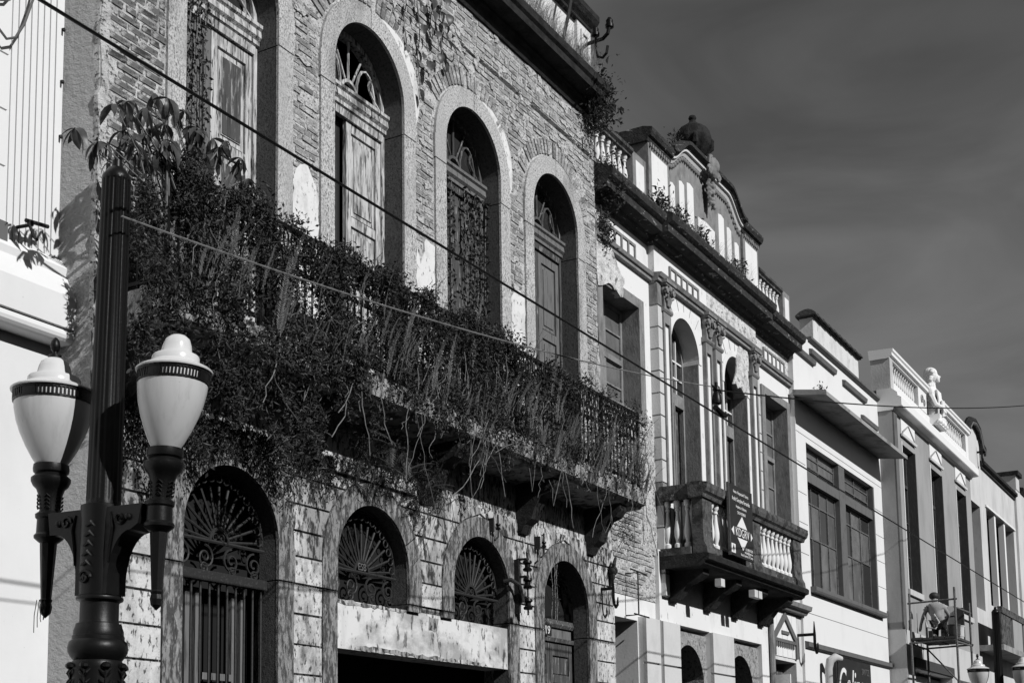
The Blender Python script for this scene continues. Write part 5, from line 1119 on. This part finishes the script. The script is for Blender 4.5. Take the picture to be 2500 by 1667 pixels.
MB().box(33.16, 33.19, -1.3, -1.0, 4.735, 5.56).build('panel', 'b4_white', fp); MB().box(33.155, 33.16, -1.27, -1.03, 5.3, 5.33).box(33.154, 33.16, -1.06, -1.03, 4.8, 5.3).build('outline', 'b4_dark', fp)
MB().box(33.12, 33.19, -1.46, -1.31, 4.735, 5.5).build('louvre_board', 'b4_dark', fp)

# ============================================================ plants
def inside_gap(x, z): return 9.9 < x < 10.45 and 6.0 < z < 6.3
C1 = []
while len(C1) < 78000:                                   # creeper that covers the balcony
    x = rnd.uniform(7.25, 16.5)
    dens = 1 if x < 11 else (.8 if x < 13.2 else (.45 if x < 14.6 else .16))
    if rnd.random() > dens: continue
    zl = 4.5 if x < 9.3 else (4.5 + (x - 9.3) * .75 if x < 10.2 else 5.22)
    zl += (.22 * sin(x * 5.3) + .1 * sin(x * 23)) * (1 if x < 10.6 else .3) + .14 * sin(x * 13.1) + rnd.gauss(0, .05)
    zt = (6.1 if x < 7.7 else 6.45) + .07 * sin(x * 9) + rnd.uniform(-.05, .12)
    u = rnd.random(); z = zl + (zt - zl) * (1 - u ** 1.25)
    if z < 5.5 and rnd.random() < (.1 if x < 10.1 else .55): continue
    if inside_gap(x, z) and rnd.random() < .8: continue
    nzv = sin(x * 7.3 + z * 3.1) + sin(x * 2.9 - z * 8.3) + sin(x * 15 + z * 11)
    if nzv < -.95 and rnd.random() < .88: continue
    y = (-.66 if z > 5.55 else -.755) + rnd.gauss(0, .06 if z > 5.55 else .03) - .03 * nzv + (.1 if z < 5.1 else 0)
    C1.append((x, y, z))
leaves('balcony_creeper', C1[:60000], (.014, .058), 'leaf', wr=.5, droop=.5, tone=(.35, 1.25), kind='stuff', label='dense small-leaved creeper smothering the iron balcony', cat='creeper')
leaves('balcony_creeper_dry', C1[60000:], (.03, .09), 'leaf', wr=.14, droop=.2, tone=(.9, 2.6), kind='stuff', label='dry narrow leaves scattered through the balcony creeper', cat='creeper')
C1 = []
for k in range(10500):
    x = rnd.uniform(7.55, 10.5); zc = 4.75 - abs(rnd.gauss(0, .3)) * (1 if x < 9.9 else .6); C1 += [(x, -.09 - rnd.random() * .05, zc)] if (x - LX[0]) ** 2 + (zc - ZL) ** 2 > .66 ** 2 else []
leaves('wall_creeper', C1, (.02, .04), 'leaf', wr=.4, droop=2.2, tone=(.3, .9), kind='stuff', label='thin creeper clinging to the stained wall below the balcony', cat='creeper')
hv = MB()                                                # hanging roots and dry stems
for k in range(95):
    x = rnd.uniform(7.7, 16.4); y = -.7 - rnd.random() * .08; z = rnd.uniform(5.2, 6.3); P = [(x, y, z)]; ln = rnd.uniform(.3, 1.15); n = 9; dx = rnd.uniform(-.05, .05); 
    if x < 10: ln *= .7
    up = rnd.random() < .25
    for j in range(n):
        x += dx + rnd.uniform(-.03, .03); dx += rnd.uniform(-.03, .03); z += (-ln / n) if not (up and j > 5) else ln / n * .8; P.append((x, y + rnd.uniform(-.015, .015), z))
    hv.tube(P, rnd.choice((.003, .004, .0055)), 4)
hv.build('hanging_stems', 'stem', kind='stuff', label='pale dry stems hanging off the balcony edge', cat='stems')
# sword ferns
def frond_mesh(L_, wd, sd, curve):
    q = random.Random(sd); V = []; F = []; tn = []
    P = [Vector((0, 0, 0))]; n = 34; ang_ = 0; pd = Vector((0, 0, 1))
    for i in range(n):
        ang_ += curve / n * (1 + i / n); P.append(P[-1] + Vector((sin(ang_), 0, cos(ang_))) * (L_ / n))
    b = MB(); b.tube(P, [.004 * (1 - .8 * i / n) + .001 for i in range(n + 1)], 4); b.t = [.8] * len(b.v)
    for i in range(2, n + 1):
        w_ = wd * min(1, .35 + i / 8) * (1 - .75 * (i / n) ** 3)
        d = (P[i] - P[i - 1]).normalized()
        for s in (-1, 1):
            sd_ = Vector((0, s, 0)) * .85 + d * .55 + Vector((q.uniform(-.25, .25), 0, q.uniform(-.1, .1))); sd_.normalize(); hw = d * (L_ / n * .42)
            b.add([P[i] - hw * .4, P[i] + sd_ * w_ * .5 - hw, P[i] + sd_ * w_, P[i] + sd_ * w_ * .5 + hw], [(0, 1, 2, 3)], q.uniform(.7, 1.3))
    return b.mesh('frond')
FR = [frond_mesh(rnd.uniform(.5, .85), rnd.uniform(.04, .06), k, rnd.uniform(.1, .55)) for k in range(8)]
def palm_mesh(L_, wd, sd):
    q = random.Random(sd); P = [Vector((0, 0, 0))]; n = 17; a_ = 0
    for i in range(n): a_ += .75 / n; P.append(P[-1] + Vector((sin(a_), 0, cos(a_))) * (L_ / n))
    b = MB(); b.tube(P, [.005 * (1 - .8 * i / n) + .001 for i in range(n + 1)], 4); b.t = [1.5] * len(b.v)
    for i in range(2, n + 1):
        w_ = wd * (1 - .6 * (i / n) ** 2); d = (P[i] - P[i - 1]).normalized()
        for s in (-1, 1):
            e = Vector((0, s, 0)) * .8 + d * .7 + Vector((.25, 0, -.1)) + Vector((q.uniform(-.15, .15), 0, q.uniform(-.1, .1))); e.normalize(); hw = d * .009
            b.add([P[i] - hw * .3, P[i] + e * w_ * .5 - hw, P[i] + e * w_, P[i] + e * w_ * .5 + hw], [(0, 1, 2, 3)], q.uniform(.8, 2.2))
    return b.mesh('frond')
PF = [palm_mesh(rnd.uniform(.34, .5), rnd.uniform(.09, .13), k) for k in range(5)]
def fern(x, y, z, n, s, label, group, lean=.35, down=False):
    t = thing('fern', label, 'fern', (x, y, z), group)
    for k in range(n):
        a = rnd.uniform(0, 2 * pi); tl_ = rnd.uniform(.02, lean)
        m = T(x + rnd.uniform(-.07, .07), y + rnd.uniform(-.04, .04), z) @ Matrix.Rotation(rnd.choice((-.6, .0, .5)) - .9 + rnd.uniform(-.5, .5) if not down else a, 4, 'Z') @ Matrix.Rotation(tl_ if not down else pi - tl_ - .2, 4, 'Y') @ Matrix.Scale(s * rnd.uniform(.75, 1.15), 4)
        obj('frond', FR[rnd.randrange(8)], 'fern_leaf', t, mtx=m)
fl_ = 'upright sword fern growing through the balcony railing'
for x, zt in ((8.33, 6.53), (10.06, 6.66), (10.38, 6.66), (11.33, 6.85), (11.45, 6.75), (13.24, 6.85), (13.86, 6.74), (14.05, 6.5), (12.05, 6.68), (9.37, 6.45), (9.01, 6.5), (14.93, 6.42), (7.95, 6.1), (8.12, 6.3)):
    fern(x, -.72, zt - .72, 2, 1.0, 'tall narrow fern shoot standing above the balcony top rail', 'tall fern shoots above the balcony rail', .12)
for k in range(46):
    x = 7.8 + 8.6 * (k + rnd.random()) / 46; fern(x, -.72 - rnd.uniform(0, .08), rnd.uniform(5.25, 5.75), 4 if x < 13 else 6, rnd.uniform(.45, .85), fl_, 'ferns growing along the balcony railing', .32)
for k in range(9):
    x = 14.3 + 2.2 * k / 8; fern(x, -.74, 5.4 + rnd.uniform(-.05, .1), 6, .7, fl_, 'ferns growing along the balcony railing', .35)
fern(16.66, -.62, 5.5, 2, .85, 'lone fern shoot outside the railing end post', None, .1); fern(16.78, -.55, 5.28, 3, .55, 'small fern tuft at the very end of the balcony slab', None, .3)
for x, y, z, n, s, lb in ((10.75, -.3, 4.98, 7, 1.05, 'drooping fern clump hanging beside the second fan grille arch'), (11.25, -.32, 4.95, 9, .95, 'thick fern clump hanging over the second fan grille'), (11.85, -.32, 4.85, 8, .8, 'dark bushy fern hanging right of the second arch'), (12.2, -.66, 5.3, 4, .6, 'short fern hanging from the slab edge above the third arch'), (16.4, -.45, 4.95, 3, .5, 'small fern hanging from the end corbel of the balcony')):
    t = thing('hanging_fern', lb, 'fern', (x, y, z))
    for k in range(n * 2):
        m = T(x + rnd.uniform(-.12, .12), y + rnd.uniform(-.08, .04), z + rnd.uniform(-.3, .1)) @ Matrix.Rotation(rnd.uniform(0, 2 * pi), 4, 'Z') @ Matrix.Rotation(rnd.uniform(.7, 2.5), 4, 'Y') @ Matrix.Scale(s * rnd.uniform(.6, 1.1), 4)
        obj('frond', PF[rnd.randrange(5)], 'leaf', t, mtx=m)
    leaves('foliage', [(x + rnd.gauss(0, .11), y + rnd.gauss(0, .06), z - .1 + rnd.gauss(0, .16)) for _ in range(90 * n)], (.03, .07), 'leaf', t, wr=.2, droop=.6, tone=(.4, 1.3), kind='stuff')
# broad-leaved plants: each leaf a part
def leaf_mesh(L_, wd, sd, bend):
    q = random.Random(sd); V = []; F = []; n = 5
    for i in range(n + 1):
        t = i / n; w_ = wd * sin(pi * min(1, t * .96 + .02)) ** .8; x = L_ * (sin(bend * t) / bend); z = -L_ * (1 - cos(bend * t)) / bend
        V += [(x, -w_, z + w_ * .35), (x, 0, z), (x, w_, z + w_ * .35)]
    for i in range(n):
        k = 3 * i; F += [(k, k + 1, k + 4, k + 3), (k + 1, k + 2, k + 5, k + 4)]
    return MB().add(V, F).mesh('leaf', True)
LF = [leaf_mesh(.15 + .02 * k, .021 + .002 * k, k, .5 + .35 * k) for k in range(4)]; HF = [leaf_mesh(.12, .04, k, .5 + .25 * k) for k in range(3)]; SF = [leaf_mesh(.08, .022, k, .6 + .25 * k) for k in range(3)]
sh = thing('umbrella_shrub', 'shrub with drooping clusters of long leaves above the lamp post', 'shrub', (7.9, -.6, 5.5))
CLU = [(6.85, -0.45, 6.46), (6.92, -0.58, 6.29), (7.0, -0.7, 6.65), (7.35, -0.51, 6.77), (7.38, -0.64, 6.8), (7.65, -0.45, 7.09), (7.64, -0.58, 6.8), (7.62, -0.7, 6.84), (7.94, -0.51, 7.06), (7.97, -0.64, 6.87), (8.35, -0.45, 7.01), (8.36, -0.58, 6.96), (8.37, -0.7, 6.74), (8.67, -0.51, 6.79), (7.36, -0.64, 6.58), (7.34, -0.45, 6.65), (7.05, -0.58, 6.39), (7.58, -0.7, 6.58), (8.0, -0.51, 6.77), (8.05, -0.64, 6.7), (7.51, -0.45, 6.56), (7.57, -0.58, 6.54)]
CLU += [(x + rnd.uniform(-.16, .16), y + rnd.uniform(-.1, .1), z + rnd.uniform(-.2, .06)) for x, y, z in CLU[2:] + CLU[5:16]]
for k, c in enumerate(CLU):
    r0 = Vector((7.95 + .3 * sin(k * 2.1), -.6, 5.5)); c = Vector(c); md_ = r0.lerp(c, .55) + Vector((.12 * (1 if c.x > r0.x else -1) * 0, 0, .25))
    MB().tube([r0, r0.lerp(md_, .5) + Vector((0, 0, .05)), md_, c], [.012, .01, .007, .004], 5).build('stem', 'stem', sh)
    n = 5 if k % 3 else 7
    for j in range(n):
        a = 2 * pi * j / n + rnd.uniform(-.3, .3)
        obj('leaf', LF[rnd.randrange(4)], 'big_leaf', sh, mtx=T(*c) @ Matrix.Rotation(a, 4, 'Z') @ Matrix.Rotation(rnd.uniform(.1, 1.15), 4, 'Y') @ Matrix.Rotation(rnd.uniform(-.5, .5), 4, 'X') @ Matrix.Scale(rnd.uniform(.65, 1.2), 4))
vn = thing('leaf_vine', 'vine with broad dark leaves hanging down the brick wall from the cornice', 'vine', (12.4, -.05, 10.9))
for x, zb in ((11.86, 9.6), (12.13, 9.15), (12.4, 10.0), (12.62, 9.75)): MB().tube([(x + .03 * sin(j * 1.7), -.045, 10.8 + (zb - 10.8) * j / 9) for j in range(10)], .006, 5).build('stem', 'stem', vn)
for x, y, z in [(11.86, 0, 10.14), (11.86, 0, 9.92), (11.86, 0, 9.72), (12.08, 0, 10.25), (12.15, 0, 10.22), (12.14, 0, 9.97), (12.11, 0, 9.8), (12.19, 0, 9.75), (12.16, 0, 9.65), (12.28, 0, 9.61), (12.23, 0, 9.49), (12.2, 0, 9.34), (12.09, 0, 9.19), (12.34, 0, 10.41), (12.34, 0, 10.33), (12.39, 0, 10.27), (12.52, 0, 10.31), (12.67, 0, 10.36), (12.59, 0, 10.22), (12.65, 0, 10.22), (12.64, 0, 10.12), (12.65, 0, 10.03), (12.72, 0, 10.01), (12.51, 0, 9.81), (12.79, 0, 9.93), (12.66, 0, 9.77), (12.61, 0, 10.54), (12.35, 0, 10.08), (12.42, 0, 10.04)]:
    obj('leaf', HF[rnd.randrange(3)], 'big_leaf', vn, mtx=T(x, -.06 - rnd.random() * .05, z + .05) @ Matrix.Rotation(-pi / 2 + rnd.uniform(-.9, .9), 4, 'Z') @ Matrix.Rotation(rnd.uniform(.7, 1.4), 4, 'Y') @ Matrix.Scale(rnd.uniform(.8, 1.4), 4))
def trail(label, xs, z0, z1, y, per=9, sz=(.03, .055)):
    C_ = []; b = MB()
    for x in xs:
        P = []; xx = x
        for j in range(24):
            z = z0 + (z1 - z0) * j / 23; xx += rnd.uniform(-.014, .014); P.append((xx, y, z))
            for _ in range(per):
                if rnd.random() < .6: C_.append((xx + rnd.gauss(0, .025), y - rnd.random() * .04, z + rnd.uniform(-.06, .06)))
        b.tube(P, .006, 4)
    t = thing('climbing_ivy', label, 'ivy', (xs[0], y, z0)); b.build('stem', 'stem', t); leaves('foliage', C_, sz, 'leaf', t, wr=.6, droop=.9, tone=(.5, 1.3), kind='stuff')
trail('ivy covering the left leaf of the first balcony door', [8.53 + .06 * k for k in range(8)], 5.5, 9.1, .21, 12, (.03, .06))
trail('ivy strings covering the third balcony door', [12.8 + .07 * k for k in range(6)] + [13.5, 13.58, 13.66, 13.75, 13.85, 13.92], 5.5, 8.65, .19, 12, (.04, .08))
trail('dry stem dangling in the arch of door 119', [15.12, 15.2, 15.26], 3.6, 4.4, -.02, 3, (.015, .03))
def bush(label, cx, cy, cz, rx, ry, rz, n, sz, name='bush', m='leaf', tone=(.35, 1.2)):
    C_ = [(cx + rnd.gauss(0, rx * .5), cy + rnd.gauss(0, ry * .5), cz + rnd.gauss(0, rz * .5)) for _ in range(n)]
    t = thing(name, label, 'plant', (cx, cy, cz - rz * .5)); leaves('foliage', C_, sz, m, t, wr=.4, droop=.1, tone=tone, kind='stuff')
    b = MB()
    for k in range(7): b.tube([(cx, cy, cz - rz * .6), (cx + rnd.uniform(-.5, .5) * rx, cy, cz + rnd.uniform(0, .4) * rz), (cx + rnd.uniform(-.9, .9) * rx, cy + rnd.uniform(-.3, .3) * ry, cz + rnd.uniform(.3, .9) * rz)], [.008, .005, .002], 4)
    b.build('stem', 'stem', t); return t
t = bush('leafy bush rooted on the broken end of the brick cornice', 16.45, -.2, 10.98, .3, .25, .42, 1500, (.03, .08))
for k in range(46):
    obj('leaf', SF[k % 3], 'big_leaf', t, mtx=T(16.5 + rnd.gauss(0, .22), -.3 + rnd.gauss(0, .12), 11.1 + rnd.gauss(0, .22)) @ Matrix.Rotation(rnd.uniform(0, 6.3), 4, 'Z') @ Matrix.Rotation(rnd.uniform(-.2, 1.1), 4, 'Y') @ Matrix.Scale(rnd.uniform(1, 1.7), 4))
bush('dark ferny bush where ornate balustrade meets the brick house', 16.95, -.1, 10.05, .26, .16, .34, 1300, (.03, .08))
bush('ragged plant hanging from ornate frieze beside the brick house', 17.0, .0, 9.4, .18, .08, .3, 500, (.03, .08))
for x, lb in ((18.6, 'leafy weed at the foot of the left gable pier'), (19.3, 'spindly weed on the cornice under the gable panels'), (20.2, 'low weed on the ornate cornice below the carved crest'), (21.9, 'slim upright weed on the cornice right of the crest')):
    bush(lb, x, -.2, 10.3, .3, .12, .22, 260, (.05, .1), 'weed')
bush('weed on the gable top beside the urn', 20.0, .1, 12.0, .18, .1, .15, 120, (.04, .08), 'weed')
bush('sprig growing on the concrete canopy', 25.9, -.4, 9.15, .12, .1, .16, 60, (.04, .08), 'weed')
def blades(name, label, gen, n, ln, m='grass'):
    b = MB()
    for k in range(n):
        x, y, z = gen(); L_ = rnd.uniform(*ln); a = rnd.uniform(0, 2 * pi); bx, by = cos(a) * L_ * rnd.uniform(.15, .7), sin(a) * L_ * .4 - L_ * .1; w_ = .004
        b.add([(x - w_, y, z), (x + w_, y, z), (x + bx * .4 + w_ * .7, y + by * .4, z + L_ * .6), (x + bx * .4 - w_ * .7, y + by * .4, z + L_ * .6), (x + bx, y + by, z + L_ * rnd.uniform(.6, 1))], [(0, 1, 2, 3), (3, 2, 4)], rnd.uniform(.5, 1.3))
    b.build(name, m, kind='stuff', label=label, cat='grass')
blades('cornice_grass', 'dry grass growing along the top of the brick house cornice', lambda: (rnd.uniform(12.6, 16.3), rnd.uniform(-.3, -.02), 11.26), 2600, (.12, .5))
blades('ledge_grass', 'thin dry grass on the ornate house cornice', lambda: (rnd.uniform(18.6, 22.6), rnd.uniform(-.3, -.05), 10.16), 500, (.15, .5))
